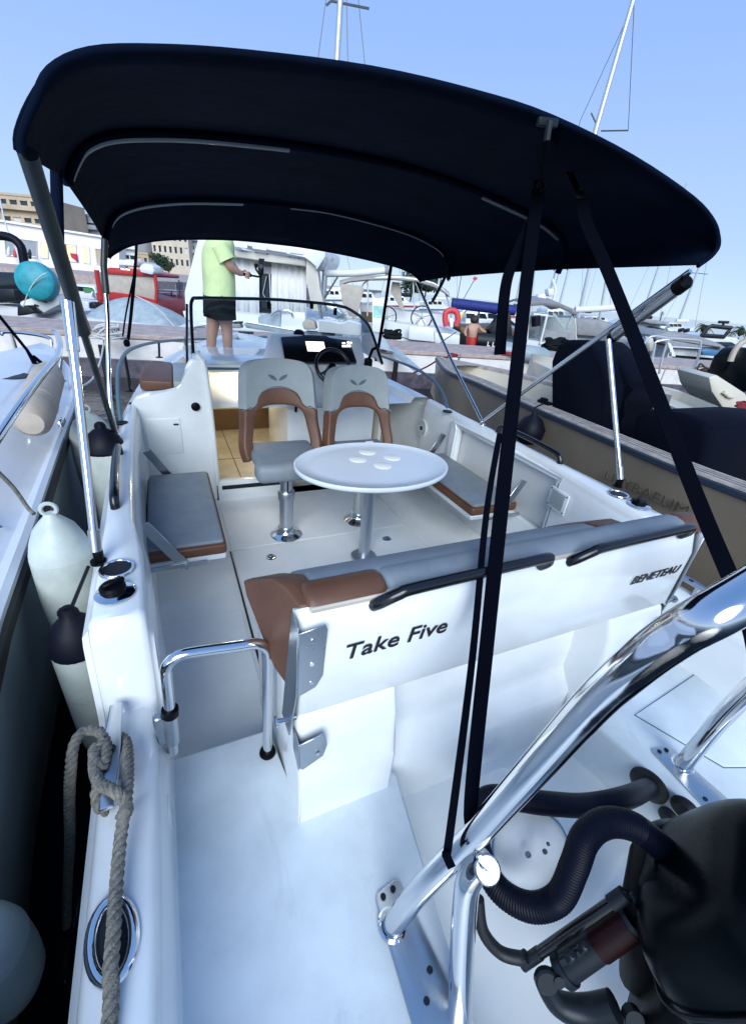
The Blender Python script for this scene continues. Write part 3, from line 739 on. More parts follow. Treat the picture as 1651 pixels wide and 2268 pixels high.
# ================================================================== helm seats (turned to face the table)
def helm_seat(cx, cy, label, dz=0.0):
    t = thing('helm_seat', label, 'seat', (cx, cy, 0.0), 'helm seats on steel pedestals')
    ped = MB().cyl((cx, cy, 0.34), (cx, cy, 0.56 + dz), 0.042, 20).build('pedestal_post', 'aluminium', t)
    MB().lathe([(0.0, 0.06), (0.050, 0.06), (0.050, 0.30), (0.058, 0.302), (0.060, 0.35), (0.054, 0.362), (0.043, 0.364), (0.0, 0.364)], (cx, cy, 0), n=24).build('pedestal_sleeve', 'aluminium', t)
    MB().lathe([(0, 0.004), (0.112, 0.004), (0.116, 0.010), (0.108, 0.018), (0.085, 0.030), (0.066, 0.050), (0.060, 0.075), (0.0, 0.078)], (cx, cy, 0), n=32).build('pedestal_base', 'steel', t)
    MB().box((cx, cy - 0.044, 0.44), (0.008, 0.006, 0.18), None, 0.001, 1).build('adjuster_slot', 'engine_grey', t)
    # seat cushion: pan and a thick front bolster
    yb = cy + 0.20
    MB().box((cx, cy + 0.03, 0.605 + dz), (0.44, 0.40, 0.09), None, 0.035, 4).build('seat_cushion', 'vinyl_grey', t, 60)
    MB().box((cx, cy - 0.185, 0.592 + dz), (0.48, 0.145, 0.125), None, 0.05, 5).build('front_bolster', 'vinyl_grey', t, 60)
    MB().box((cx, cy, 0.548 + dz), (0.30, 0.30, 0.03), None, 0.008, 2).build('seat_plate', 'black_plastic', t)
    # backrest
    def arc(tab, n=40):
        pts, _ = spline([V((a, 0, b)) for a, b in tab], 8)
        L = [0]
        for p, q in zip(pts[:-1], pts[1:]): L.append(L[-1] + (q - p).length)
        out = []
        for k in range(n + 1):
            d = L[-1] * k / n
            i = max(j for j in range(len(L)) if L[j] <= d + 1e-9)
            if i >= len(pts) - 1: out.append(pts[-1].copy())
            else: out.append(pts[i].lerp(pts[i + 1], (d - L[i]) / max(1e-9, L[i + 1] - L[i])))
        return out
    def mir(h): return [(-a, b) for a, b in h] + [(a, b) for a, b in reversed(h[:-1])]
    outer = mir([(0.295, 0.56), (0.315, 0.66), (0.295, 0.80), (0.283, 0.90), (0.275, 1.02), (0.262, 1.12), (0.215, 1.175), (0.10, 1.192), (0.0, 1.196)])
    mid = mir([(0.294, 0.561), (0.314, 0.66), (0.294, 0.80), (0.281, 0.898), (0.205, 0.90), (0.185, 0.94), (0.15, 0.985), (0.08, 1.015), (0.0, 1.022)])
    inner = mir([(0.225, 0.575), (0.238, 0.66), (0.222, 0.75), (0.205, 0.825), (0.175, 0.875), (0.11, 0.898), (0.05, 0.903), (0.02, 0.903), (0.0, 0.903)])
    def bend(p):
        k = max(0, (0.95 - p.z)) / 0.4
        return V((cx + p.x * 0.88, yb + 0.03 - 0.075 * (p.x / 0.29) ** 2 - 0.10 * k * k + max(0, p.z - 0.9) * 0.16, p.z + dz))
    A, M_, B = arc(inner), arc(mid), arc(outer)
    br = MB().loft([[bend(a), bend(a.lerp(b, 0.5)), bend(b)] for a, b in zip(A, M_)], closed=False, caps=False).build('backrest_band', 'vinyl_brown', t, 60)
    md = br.modifiers.new('solid', 'SOLIDIFY'); md.thickness = 0.075; md.offset = 0
    md = br.modifiers.new('round', 'BEVEL'); md.width = 0.018; md.segments = 3
    n = len(M_)
    # light upper cap, only where it has width
    i0 = next(i for i in range(n) if M_[i].z > 0.885); i1 = n - i0
    mm = [M_[i] for i in range(i0, i1)]
    j0 = min(range(len(B) // 2), key=lambda i: abs(B[i].z - 0.885)); j1 = len(B) - j0
    bb = B[j0:j1]
    def resample(P, k):
        return [P[int(round(i * (len(P) - 1) / (k - 1)))] if False else P[min(len(P) - 1, int(i * (len(P) - 1) / (k - 1)))].lerp(P[min(len(P) - 1, int(i * (len(P) - 1) / (k - 1)) + 1)], (i * (len(P) - 1) / (k - 1)) % 1) for i in range(k)]
    mm, bb = resample(mm, 40), resample(bb, 40)
    gr = MB().loft([[bend(a), bend(a.lerp(b, 0.33)), bend(a.lerp(b, 0.66)), bend(b)] for a, b in zip(mm, bb)], closed=False, caps=False).build('backrest_cap', 'vinyl_light', t, 60)
    md = gr.modifiers.new('solid', 'SOLIDIFY'); md.thickness = 0.085; md.offset = 0
    md = gr.modifiers.new('round', 'BEVEL'); md.width = 0.022; md.segments = 3
    MB().tube([bend(a) + V((0, -0.041, 0)) for a in mm], 0.0042, 6).build('piping', 'vinyl_grey', t)
    # winged emblem
    for s in (-1, 1):
        pts = [(0.006, 1.064), (0.012, 1.078), (0.034, 1.096), (0.074, 1.106), (0.068, 1.092), (0.052, 1.078), (0.028, 1.068)]
        poly = [bend(V((s * a, 0, b))) + V((0, -0.0445, 0)) for a, b in pts]
        MB().prism(poly, (0, 0.006, 0)).build('emblem', 'emblem', t, 0)
    return t
helm_seat(0.655, 2.62, 'helm seat nearer the lit cabin door, brown and pale grey')
helm_seat(1.255, 2.68, 'helm seat behind the round table, in front of the steering wheel', -0.045)

# ================================================================== cockpit table
tb = thing('cockpit_table', 'oval white table on one metal post in the cockpit', 'table', (1.085, 2.18, 0.007))
tcx, tcy, tz = 1.098, 2.20, 0.70
def tr(k, rx, ry): return (tcx + rx * math.cos(k), tcy + ry * math.sin(k))
def toval(q, z, n=64): return [(*tr(2 * math.pi * k / n, 0.495 - q, 0.375 - q), z) for k in range(n)]
top = MB().loft([toval(0.03, tz - 0.034), toval(0.006, tz - 0.03), toval(0.0, tz - 0.022), toval(0.0, tz - 0.004), toval(0.004, tz), toval(0.010, tz), toval(0.014, tz - 0.004), toval(0.10, tz - 0.004)]).build('table_top', 'table_white', tb, 50)
for a, b in ((792, 1017), (813, 1001), (868, 1013), (847, 1031)):
    p = px(a, b, z=tz - 0.003)
    MB().lathe([(0, 0.001), (0.054, 0.001), (0.056, 0.0), (0.056, -0.002), (0, -0.002)], p + V((0, 0, 0.0005)), n=28).build('cup_recess', 'cup_inset', top)
MB().cyl((1.085, 2.18, 0.01), (1.085, 2.18, tz - 0.03), 0.040, 24).build('table_post', 'aluminium', tb)
MB().disc((1.085, 2.18, 0.007), (0, 0, 1), 0.09, 0.02, 28, 0.006).build('table_base', 'aluminium', tb)
MB().disc((1.085, 2.18, tz - 0.05), (0, 0, 1), 0.10, 0.015, 24, 0.004).build('top_flange', 'aluminium', tb)
MB().box((1.24, 2.58, tz - 0.012), (0.06, 0.02, 0.022), None, 0.004, 1).build('edge_clip', 'table_white', tb)

# ================================================================== bimini
bim = thing('bimini_top', 'navy blue canvas bimini on stainless tube frame over the cockpit', 'bimini', (XC, 2.59, 0.79))
PROF = {
 1.33: [(-0.243, 1.845), (-0.235, 1.877), (-0.199, 1.935), (-0.148, 1.990), (-0.07, 2.034), (0.059, 2.066), (0.248, 2.098), (0.552, 2.135), (0.859, 2.152), (1.138, 2.152), (1.524, 2.118), (1.90, 2.056), (2.08, 2.00), (2.165, 1.945), (2.17, 1.90), (2.10, 1.85)],
 1.80: [(-0.258, 1.885), (-0.252, 1.915), (-0.22, 1.975), (-0.165, 2.030), (-0.08, 2.072), (0.06, 2.10), (0.25, 2.128), (0.552, 2.158), (0.859, 2.168), (1.138, 2.165), (1.524, 2.135), (1.90, 2.075), (2.08, 2.02), (2.16, 1.95), (2.165, 1.90), (2.15, 1.845)],
 2.15: [(-0.262, 1.905), (-0.257, 1.93), (-0.225, 1.985), (-0.170, 2.035), (-0.085, 2.075), (0.06, 2.105), (0.25, 2.130), (0.552, 2.155), (0.859, 2.165), (1.138, 2.163), (1.524, 2.130), (1.90, 2.070), (2.08, 2.015), (2.16, 1.945), (2.165, 1.89), (2.155, 1.838)],
 2.60: [(-0.265, 1.870), (-0.258, 1.90), (-0.225, 1.960), (-0.170, 2.013), (-0.085, 2.055), (0.06, 2.088), (0.25, 2.113), (0.552, 2.140), (0.859, 2.150), (1.138, 2.148), (1.524, 2.118), (1.90, 2.055), (2.08, 2.00), (2.16, 1.93), (2.168, 1.87), (2.16, 1.82)],
 3.00: [(-0.266, 1.830), (-0.258, 1.865), (-0.222, 1.935), (-0.165, 1.990), (-0.08, 2.030), (0.06, 2.065), (0.25, 2.092), (0.552, 2.120), (0.859, 2.132), (1.138, 2.130), (1.524, 2.102), (1.90, 2.045), (2.08, 1.99), (2.165, 1.915), (2.170, 1.85), (2.165, 1.80)],
 3.30: [(-0.262, 1.775), (-0.252, 1.815), (-0.216, 1.893), (-0.150, 1.945), (-0.064, 1.985), (0.06, 2.020), (0.25, 2.055), (0.552, 2.090), (0.859, 2.106), (1.138, 2.112), (1.524, 2.085), (1.80, 2.05), (2.03, 1.985), (2.125, 1.915), (2.152, 1.855), (2.168, 1.785)],
 3.55: [(-0.278, 1.730), (-0.265, 1.765), (-0.225, 1.825), (-0.160, 1.868), (-0.075, 1.900), (0.06, 1.935), (0.25, 1.966), (0.552, 1.998), (0.859, 2.010), (1.138, 2.012), (1.524, 1.990), (1.86, 1.948), (2.05, 1.900), (2.14, 1.845), (2.165, 1.81), (2.176, 1.765)],
 3.78: [(-0.295, 1.690), (-0.275, 1.712), (-0.23, 1.740), (-0.165, 1.770), (-0.08, 1.800), (0.06, 1.835), (0.25, 1.862), (0.552, 1.890), (0.859, 1.898), (1.138, 1.896), (1.524, 1.876), (1.90, 1.840), (2.06, 1.808), (2.15, 1.77), (2.18, 1.752), (2.185, 1.742)]}
ys = sorted(PROF)
def prof_at(y):
    i = max(0, min(len(ys) - 2, next((k for k in range(len(ys) - 1) if y <= ys[k + 1]), len(ys) - 2)))
    a, b = ys[i], ys[i + 1]
    t = (y - a) / (b - a)
    return [(p[0] + (q[0] - p[0]) * t, p[1] + (q[1] - p[1]) * t) for p, q in zip(PROF[a], PROF[b])]
rings = []
for k in range(25):
    y = 1.33 + (3.78 - 1.33) * k / 24
    pr = prof_at(y)
    sag = 0.012 * sum(math.sin(math.pi * (y - a) / (b - a)) for a, b in ((1.33, 2.15), (2.15, 3.3), (3.3, 3.78)) if a < y < b)
    pts, _ = spline([V((x, y, z - sag * (1 if 2 < i < 13 else 0))) for i, (x, z) in enumerate(pr)], 3)
    rings.append(pts)
cv = MB().loft(rings, closed=False, caps=False).build('canopy', 'navy_canvas', bim, 60)
md = cv.modifiers.new('solid', 'SOLIDIFY'); md.thickness = 0.006
def bow(y, dz, i0=0, i1=16, m='navy_canvas', r=0.017, name='bow_pocket'):
    pts = [V((x + (0.012 if i < 3 else -0.012 if i > 12 else 0), y, z + dz)) for i, (x, z) in enumerate(prof_at(y))][i0:i1]
    return MB().tube(pts, r, 10, smooth=4).build(name, m, bim)
bow(1.335, -0.004, 0, 16, 'navy_canvas', 0.009, 'aft_hem')
bow(3.775, -0.004, 0, 16, 'navy_canvas', 0.009, 'front_hem')
bow(2.15, -0.020, 0, 16, 'navy_canvas', 0.017)
bow(3.30, -0.020, 0, 16, 'navy_canvas', 0.017)
bow(2.15, -0.034, 1, 8, 'bow_tube', 0.0105, 'bow_tube')
bow(2.15, -0.034, 10, 13, 'bow_tube', 0.0105, 'bow_tube')
bow(3.30, -0.034, 0, 8, 'bow_tube', 0.0105, 'bow_tube')
bow(3.30, -0.030, 8, 16, 'bow_tube', 0.0095, 'bow_tube')
for i_ in (5, 8, 11):
    MB().tube([V((prof_at(y)[i_][0], y, prof_at(y)[i_][1] - 0.006)) for y in [1.35 + 2.42 * k / 20 for k in range(21)]], 0.0035, 5).build('canvas_seam', 'strap', bim)
for y_ in (2.10, 2.20, 3.25, 3.35):
    MB().tube([V((x, y_, z - 0.005)) for x, z in prof_at(y_)], 0.003, 5, smooth=3).build('canvas_seam', 'strap', bim)
# canvas pocket ends hang lower near the middle of each bow
for s in (-1, 1):
    m = lambda x: XC + s * (XC - x)
    jp = V((m(-0.32), 2.59, 0.80)) if s < 0 else V((2.20, 2.59, 0.80))
    jp = px(257, 968, z=0.80) if s < 0 else px(1068, 938, z=0.80)
    aft_c = px(62, 340, Y=1.42) if s < 0 else px(1528, 600, Y=1.42)
    mid = jp.lerp(aft_c, 0.62)
    MB().tube([jp + V((0, 0, 0.02)), aft_c], 0.0135, 12).build('main_bow_leg', 'sleeve' if s < 0 else 'steel', bim)
    if s < 0:
        MB().tube([jp.lerp(aft_c, 0.60), jp.lerp(aft_c, 0.66), aft_c], [0.027, 0.022, 0.021], 14).build('leg_sleeve', 'sleeve', bim)
    else:
        a = px(1362, 742, Y=1.75); b = px(1497, 640, Y=1.45)
        MB().tube([a, b], 0.030, 18).build('leg_sleeve', 'brushed_steel', bim)
        MB().tube([a - (b - a).normalized() * 0.03, a], 0.031, 18).build('sleeve_end', 'black_plastic', bim)
        MB().tube([b, b + (b - a).normalized() * 0.05, b + (b - a).normalized() * 0.06], [0.033, 0.033, 0.024], 18).build('sleeve_end', 'black_plastic', bim)
    # deck joint
    MB().disc(jp + V((0, 0, -0.012)), (0, 0, 1), 0.026, 0.012, 16, 0.003).box(jp + V((0, 0, 0.012)), (0.022, 0.04, 0.04), None, 0.006, 2).tube([jp + V((-0.02, 0, 0.016)), jp + V((0.02, 0, 0.016))], 0.008, 10).build('deck_joint', 'steel', bim)
    # front bow leg
    fc = px(226, 660, Y=2.97) if s < 0 else px(922, 626, Y=3.55)
    if s < 0:
        MB().tube([jp + V((0.0, 0.02, 0.02)), px(243, 880, Y=2.68), px(238, 700, Y=2.88), px(231, 600, Y=2.98), px(232, 540, Y=3.0)], 0.0125, 12, smooth=3).build('front_bow_leg', 'steel', bim)
        MB().tube([px(236, 650, Y=2.93), px(230, 590, Y=2.98), px(232, 530, Y=3.0)], 0.0165, 10).build('leg_sleeve', 'sleeve', bim)
        MB().tube([px(125, 375, Y=2.05), px(129, 540, Y=1.93)], 0.018, 10).build('middle_bow_leg', 'navy_canvas', bim)
        foot = px(217, 1238, z=0.80); head = px(150, 668, Y=1.62)
    else:
        MB().tube([jp + V((0.0, 0.02, 0.02)), px(1000, 800, Y=3.05), fc], 0.0125, 12).build('front_bow_leg', 'steel', bim)
        MB().tube([px(994, 572, Y=3.30), px(990, 600, Y=3.29), px(976, 632, Y=3.26), px(957, 668, Y=3.22)], 0.0125, 10, smooth=3).build('middle_bow_leg', 'sleeve', bim)
        foot = px(1368, 1072, z=0.80); head = px(1346, 752, Y=1.70)
    MB().tube([foot + V((0, 0, 0.03)), head], 0.0135, 12).build('support_pole', 'steel', bim)
    d_ = (head - foot).normalized()
    MB().tube([foot + V((0, 0, 0.03)), foot + V((0, 0, 0.03)) + d_ * 0.07], 0.0175, 14).build('pole_collar', 'brushed_steel', bim)
    if s < 0: MB().tube([head - d_ * 0.14, head], 0.0175, 14).build('pole_collar', 'steel', bim)
    MB().box(foot + V((0.004, 0.0, 0.012)), (0.028, 0.028, 0.045), None, 0.006, 2).disc(foot + V((0, 0, -0.015)), (0, 0, 1), 0.024, 0.01, 14).build('pole_foot', 'black_plastic', bim)
# straps
def strap(pts, w, name='strap', t=0.0016, tw=None):
    """flat webbing; the flat side looks at the middle of the cockpit's stern"""
    mb = MB(); rings = []
    P_ = [V(p) for p in pts]
    P_, _ = spline(P_, 6)
    for i, p in enumerate(P_):
        d = (P_[min(i + 1, len(P_) - 1)] - P_[max(i - 1, 0)]).normalized()
        nrm = V((-0.50, -0.82, 0.25))
        if tw: nrm = Matrix.Rotation(tw * i / len(P_), 3, d) @ nrm
        nrm = (nrm - d * nrm.dot(d)).normalized()
        sd = d.cross(nrm)
        ww = w[0] + (w[1] - w[0]) * i / (len(P_) - 1) if isinstance(w, tuple) else w
        rings.append([p + sd * ww / 2 + nrm * t, p + sd * ww / 2 - nrm * t, p - sd * ww / 2 - nrm * t, p - sd * ww / 2 + nrm * t])
    mb.loft(rings)
    return mb.build(name, 'strap', bim, 0)
top_c = px(1207, 262, Y=1.335)
MB().box(top_c + V((0, -0.012, -0.012)), (0.075, 0.016, 0.022), Matrix.Rotation(-0.1, 3, 'Y'), 0.005, 2).tube([top_c + V((0.0, -0.02, -0.01)), top_c + V((0.005, -0.02, -0.055))], 0.010, 8).build('strap_bracket', 'engine_grey', bim)
a1 = px(1042, 1778, d=0.90)
s1 = [top_c + V((0, -0.015, -0.03)), px(1192, 420, d=1.62), px(1168, 600, d=1.47), px(1112, 1100, d=1.16), px(1078, 1420, d=1.02), a1, px(1052, 1836, d=0.915)]
strap(s1[:2], 0.050)
strap(s1[1:], (0.050, 0.024))
MB().tube([px(1192 + 10 * math.cos(a), 412 + 12 * math.sin(a), d=1.61) for a in [2 * math.pi * k / 12 for k in range(12)]], 0.005, 6, closed=True).build('strap_ring', 'black_plastic', bim)
strap([px(1185, 470, d=1.58), px(1140, 570, d=1.55), px(1118, 640, d=1.50), px(1106, 785, d=1.46)], 0.038, tw=0.3)
strap([px(1106, 960, d=1.235), px(1076, 1140, d=1.14), px(1045, 1460, d=1.02), px(995, 1850, d=0.895), px(988, 1890, d=0.875), px(1000, 1922, d=0.862)], (0.016, 0.018), 'strap_tail')
strap([top_c + V((0.005, -0.015, -0.03)), px(1245, 350, d=1.62), px(1283, 430, d=1.62)], 0.022)
MB().tube([px(1283 + 8 * math.cos(a), 428 + 10 * math.sin(a), d=1.62) for a in [2 * math.pi * k / 12 for k in range(12)]], 0.005, 6, closed=True).build('strap_ring', 'black_plastic', bim)
strap([px(1285, 440, d=1.61), px(1300, 500, d=1.58), px(1345, 600, d=1.50), px(1440, 840, d=1.30), px(1545, 1110, d=1.17), px(1625, 1300, d=1.08), px(1660, 1385, d=1.06), (lambda q: V((2 * XC - q.x, q.y, q.z)))(px(1052, 1848, d=0.885).lerp(px(1180, 1705, d=0.745), 0.45))], (0.046, 0.040))
# front tie-downs
strap([px(303, 533, Y=3.76), px(299, 600, Y=4.0), px(290, 700, Y=4.2), px(284, 752, Y=4.3)], 0.030)
strap([px(297, 610, Y=4.05), px(280, 690, Y=4.15), px(272, 745, Y=4.25)], 0.014, 'strap_tail')
MB().box(px(281, 760, Y=4.3), (0.05, 0.05, 0.06), None, 0.02, 2).build('strap_knot', 'strap', bim)
strap([px(866, 585, Y=3.76), px(858, 640, Y=3.74), px(846, 720, Y=3.66), px(832, 800, Y=3.60)], 0.028)

# ================================================================== tow arch
arch = thing('tow_arch', 'polished stainless tow arch over the outboard with bolted foot plates', 'tow arch', (XC, 0.3, 0.22))
leg = [V((0.357, 0.345, 0.222)), V((0.40, 0.330, 0.42)), px(1052, 1848, d=0.885), px(1180, 1705, d=0.745), px(1310, 1560, d=0.625), px(1410, 1470, d=0.55), px(1500, 1404, d=0.505), px(1600, 1348, d=0.475)]
end = leg[-1]
full = leg + [V((0.68, end.y - 0.008, end.z + 0.060)), V((0.80, end.y - 0.012, end.z + 0.085)), V((XC, end.y - 0.014, end.z + 0.092)), V((2 * XC - 0.80, end.y - 0.012, end.z + 0.085)), V((2 * XC - 0.68, end.y - 0.008, end.z + 0.060))] + [V((2 * XC - p.x, p.y, p.z)) for p in reversed(leg)]
MB().tube(full, 0.0262, 28, smooth=6).build('arch_tube', 'steel', arch)
for s in (-1, 1):
    m = lambda x: XC + s * (XC - x)
    pl = [(m(x), y, 0.2215) for x, y in ((0.338, 0.405), (0.350, 0.418), (0.405, 0.428), (0.418, 0.418), (0.444, 0.10), (0.43, 0.07), (0.345, 0.05), (0.318, 0.09))]
    plate = MB().prism(pl, (0, 0, 0.006), 0.002, 2).build('foot_plate', 'brushed_steel', arch)
    for x, y in ((0.360, 0.405), (0.392, 0.41), (0.405, 0.24), (0.372, 0.20)):
        MB().disc((m(x), y, 0.2275), (0, 0, 1), 0.0075, 0.003, 12).build('bolt', 'engine_grey', plate)
    MB().tube([V((m(0.356), 0.346, 0.226)) + V((0.031 * math.cos(a), 0.033 * math.sin(a), 0)) for a in [2 * math.pi * k / 20 for k in range(20)]], 0.005, 6, closed=True).build('weld_bead', 'steel', arch)
    brace = [V((m(0.425), 0.135, 0.225)), V((m(0.427), 0.145, 0.35)), V((m(0.425), 0.20, 0.60)), V((m(0.426), 0.222, 0.68)), V((m(0.437), 0.250, 0.735)), V((m(0.452), 0.262, 0.765))]
    if s < 0:
        brace = [px(1016, 2300, d=0.955), px(1022, 2120, d=0.925), px(1030, 1990, d=0.90), px(1040, 1945, d=0.89), px(1062, 1912, d=0.885), px(1072, 1900, d=0.882)]
    else:
        continue
        brace = [V((2 * XC - p.x, p.y, p.z)) for p in [px(1016, 2300, d=0.955), px(1022, 2120, d=0.925), px(1030, 1990, d=0.90), px(1040, 1945, d=0.89), px(1062, 1912, d=0.885), px(1072, 1900, d=0.882)]]
    MB().tube(brace, 0.0265, 22, smooth=5).build('brace_tube', 'steel', arch)
    e = brace[-1]; dd = (CAMPOS - e).normalized()
    MB().disc(e - V((0.004, 0.012, 0.012)), V((-0.25, -0.45, 0.85)), 0.0268, 0.022, 24, 0.003).build('tube_cap', 'brushed_steel', arch)

# ================================================================== engine well fittings and outboard
rig = thing('steering_hose', 'thick ribbed black hose curling out of the engine well wall', 'hose', px(1440, 1740, X=1.40))
h1 = [px(1440, 1740, X=1.405), px(1390, 1765, d=1.22), px(1300, 1783, d=1.16), px(1200, 1778, d=1.12), px(1090, 1765, d=1.12), px(1060, 1800, d=1.12), px(1062, 1880, d=1.08), px(1100, 1965, d=1.02), px(1170, 2008, d=0.97), px(1235, 1990, d=0.95), px(1270, 1920, d=0.93), px(1295, 1855, d=0.92), px(1340, 1822, d=0.92), px(1400, 1830, d=0.92), px(1455, 1870, d=0.92), px(1500, 1910, d=0.92)]
hp, _ = spline(h1, 26)
rr = []
for i, p in enumerate(hp):
    t = i / (len(hp) - 1)
    rr.append(0.029 + (0.0008 * (1 if i % 2 else -1) if 0.42 < t < 0.88 else 0))
MB().tube(hp, rr, 18).build('hose_body', 'hose_blue', rig, 30)
wx = 1.395
for a, b, r_ in ((1436, 1738, 0.062), (1516, 1790, 0.042), (1480, 1808, 0.032), (1500, 1832, 0.036)):
    MB().lathe([(0, 0), (r_, 0), (r_, 0.006), (r_ * 0.8, 0.012), (r_ * 0.62, 0.02), (0, 0.02)], px(a, b, X=wx + (0.0 if a < 1450 else 0.015)) , (-0.98, -0.18, 0.0), 28).build('wall_grommet', 'rubber', rig)
MB().tube([px(1497, 1822, X=wx - 0.01), px(1470, 1826, d=1.05), px(1435, 1838, d=1.0)], 0.012, 10, smooth=3).build('cable_sheath', 'rubber', rig)
MB().tube([px(1490, 1838, X=wx - 0.01), px(1465, 1846, d=1.05), px(1440, 1858, d=1.0)], 0.007, 8, smooth=3).build('cable', 'brushed_steel', rig)

ob = thing('outboard_motor', 'black outboard motor tilted at the stern, bottom right corner', 'outboard motor', (XC, -0.05, 0.0))
# cowling
cwl = []
cen = px(1745, 2110, d=0.80)
ax_f = V((-0.45, 0.80, 0.25)).normalized()      # towards the bow, tilted
ax_u = V((0.1, -0.30, 0.95)); ax_u = (ax_u - ax_f * ax_u.dot(ax_f)).normalized()
ax_s = ax_f.cross(ax_u)
for t, sx, sy in ((-0.30, 0.10, 0.10), (-0.26, 0.15, 0.16), (-0.15, 0.19, 0.20), (0.0, 0.205, 0.215), (0.10, 0.195, 0.205), (0.17, 0.165, 0.175), (0.205, 0.115, 0.13), (0.215, 0.05, 0.06)):
    ring = []
    for k in range(36):
        a = 2 * math.pi * k / 36
        c_, s_ = math.cos(a), math.sin(a)
        e = 0.62
        ring.append(cen + ax_f * t + ax_s * (math.copysign(abs(c_) ** e, c_) * sx) + ax_u * (math.copysign(abs(s_) ** e, s_) * sy))
    cwl.append(ring)
cwo = MB().loft(cwl).build('cowling', 'cowl', ob, 50)
md = cwo.modifiers.new('sub', 'SUBSURF'); md.levels = md.render_levels = 2
seam = [cen + ax_f * 0.105 + ax_s * (math.copysign(abs(math.cos(a)) ** 0.62, math.cos(a)) * 0.196) + ax_u * (math.copysign(abs(math.sin(a)) ** 0.62, math.sin(a)) * 0.206) for a in [2 * math.pi * k / 36 for k in range(36)]]
MB().tube(seam, 0.004, 6, closed=True).build('cowling_seam', 'rubber', ob)
# midsection, neck behind the hose
MB().box(px(1470, 2060, d=0.98), (0.17, 0.16, 0.34), Matrix.Rotation(0.5, 3, 'Z') @ Matrix.Rotation(-0.3, 3, 'X'), 0.03, 3).build('mid_section', 'black_plastic', ob)
MB().box(px(1455, 1990, d=0.93), (0.07, 0.09, 0.20), Matrix.Rotation(0.4, 3, 'Z'), 0.02, 3).build('hose_coupling', 'black_plastic', ob)
MB().box(px(1560, 2240, d=0.95), (0.30, 0.22, 0.30), Matrix.Rotation(0.4, 3, 'Z'), 0.04, 3).build('lower_cover', 'black_plastic', ob)
a_, b_ = px(1180, 2120, d=0.985), px(1375, 1985, d=0.93)
MB().tube([a_, b_], 0.0125, 14).build('steering_rod', 'black_tube', ob)
MB().tube([a_ + (a_ - b_).normalized() * 0.035, a_ + (b_ - a_).normalized() * 0.02], 0.014, 12).build('rod_fitting', 'engine_grey', ob)
MB().tube([b_ - (b_ - a_).normalized() * 0.03, b_ + (b_ - a_).normalized() * 0.01], 0.016, 12).build('rod_fitting', 'engine_grey', ob)
MB().tube([px(1058, 1990, d=1.0), px(1068, 2060, d=1.0), px(1105, 2108, d=1.0), px(1150, 2122, d=0.99), px(1165, 2118, d=0.985)], 0.014, 12, smooth=5).build('steering_hose_line', 'rubber', ob)
c0, c1 = px(1240, 2150, d=0.975), px(1400, 2035, d=0.935)
MB().tube([c0, c1], 0.032, 18).build('steering_cylinder', 'engine_grey', ob)
MB().tube([c0.lerp(c1, 0.52), c0.lerp(c1, 0.95)], 0.0345, 18).build('cylinder_band', 'red_metal', ob)
MB().tube([c0.lerp(c1, 0.02), c0.lerp(c1, 0.10)], 0.037, 18).tube([px(1240, 2130, d=0.94), px(1290, 2105, d=0.93)], 0.009, 8).box(px(1262, 2118, d=0.93), (0.02, 0.02, 0.03), None, 0.004, 1).box(px(1290, 2098, d=0.925), (0.018, 0.018, 0.03), None, 0.004, 1).build('cylinder_cap', 'engine_grey', ob)
MB().tube([px(1205, 2165, d=0.99), px(1218, 2200, d=0.985), px(1245, 2228, d=0.98), px(1300, 2240, d=0.97), px(1360, 2230, d=0.95)], [0.026, 0.024, 0.026, 0.03, 0.03], 14, smooth=4).build('tilt_bracket', 'engine_grey', ob)
MB().disc(px(1206, 2162, d=0.965), V((-0.4, -0.6, 0.5)), 0.026, 0.02, 18, 0.004).disc(px(1228, 2150, d=0.97), V((-0.4, -0.6, 0.5)), 0.012, 0.03, 12).build('bracket_eye', 'engine_grey', ob)
MB().tube([px(1380, 2235, d=0.95), px(1420, 2262, d=0.93), px(1445, 2235, d=0.92)], 0.014, 10, smooth=3).disc(px(1395, 2242, d=0.93), V((-0.4, -0.6, 0.5)), 0.02, 0.02, 14).build('clamp_screw', 'engine_grey', ob)
MB().tube([px(1375, 1985, d=0.93), px(1395, 1990, d=0.93), px(1420, 2010, d=0.93)], 0.012, 10).box(px(1400, 1992, d=0.925), (0.02, 0.02, 0.035), None, 0.004, 1).build('swivel_fitting', 'engine_grey', ob)

# white canister in the well
cn = thing('water_canister', 'round white plastic canister lying in the engine well under the hose', 'canister', px(1185, 1960, z=0.0))
c0 = px(1178, 1888, d=1.13); axc = V((0.62, -0.05, 0.25)).normalized()
axc = (px(1215, 1862, d=1.13) - px(1170, 1890, d=1.20)).normalized()
axc = V((-0.40, -0.72, 0.55)).normalized()
MB().lathe([(0, -0.22), (0.085, -0.22), (0.105, -0.20), (0.108, -0.02), (0.106, 0.0), (0.100, 0.02), (0.082, 0.048), (0.05, 0.062), (0.0, 0.066)], c0 - axc * 0.03, axc, 36).build('canister_body', 'canister', cn)
uu = axc.orthogonal().normalized(); vv = axc.cross(uu)
MB().tube([c0 - axc * 0.03 + axc * 0.018 + (uu * math.cos(a) + vv * math.sin(a)) * 0.102 for a in [2 * math.pi * k / 36 for k in range(36)]], 0.003, 6, closed=True).build('canister_rim', 'blue_stripe', cn)
for a, b, r_ in ((1205, 1885, 0.010), (1168, 1892, 0.012), (1212, 1868, 0.007)):
    q = px(a, b, d=1.055)
    MB().disc(q, axc, r_ * 0.6, 0.004, 14).build('canister_port', 'emblem', cn)

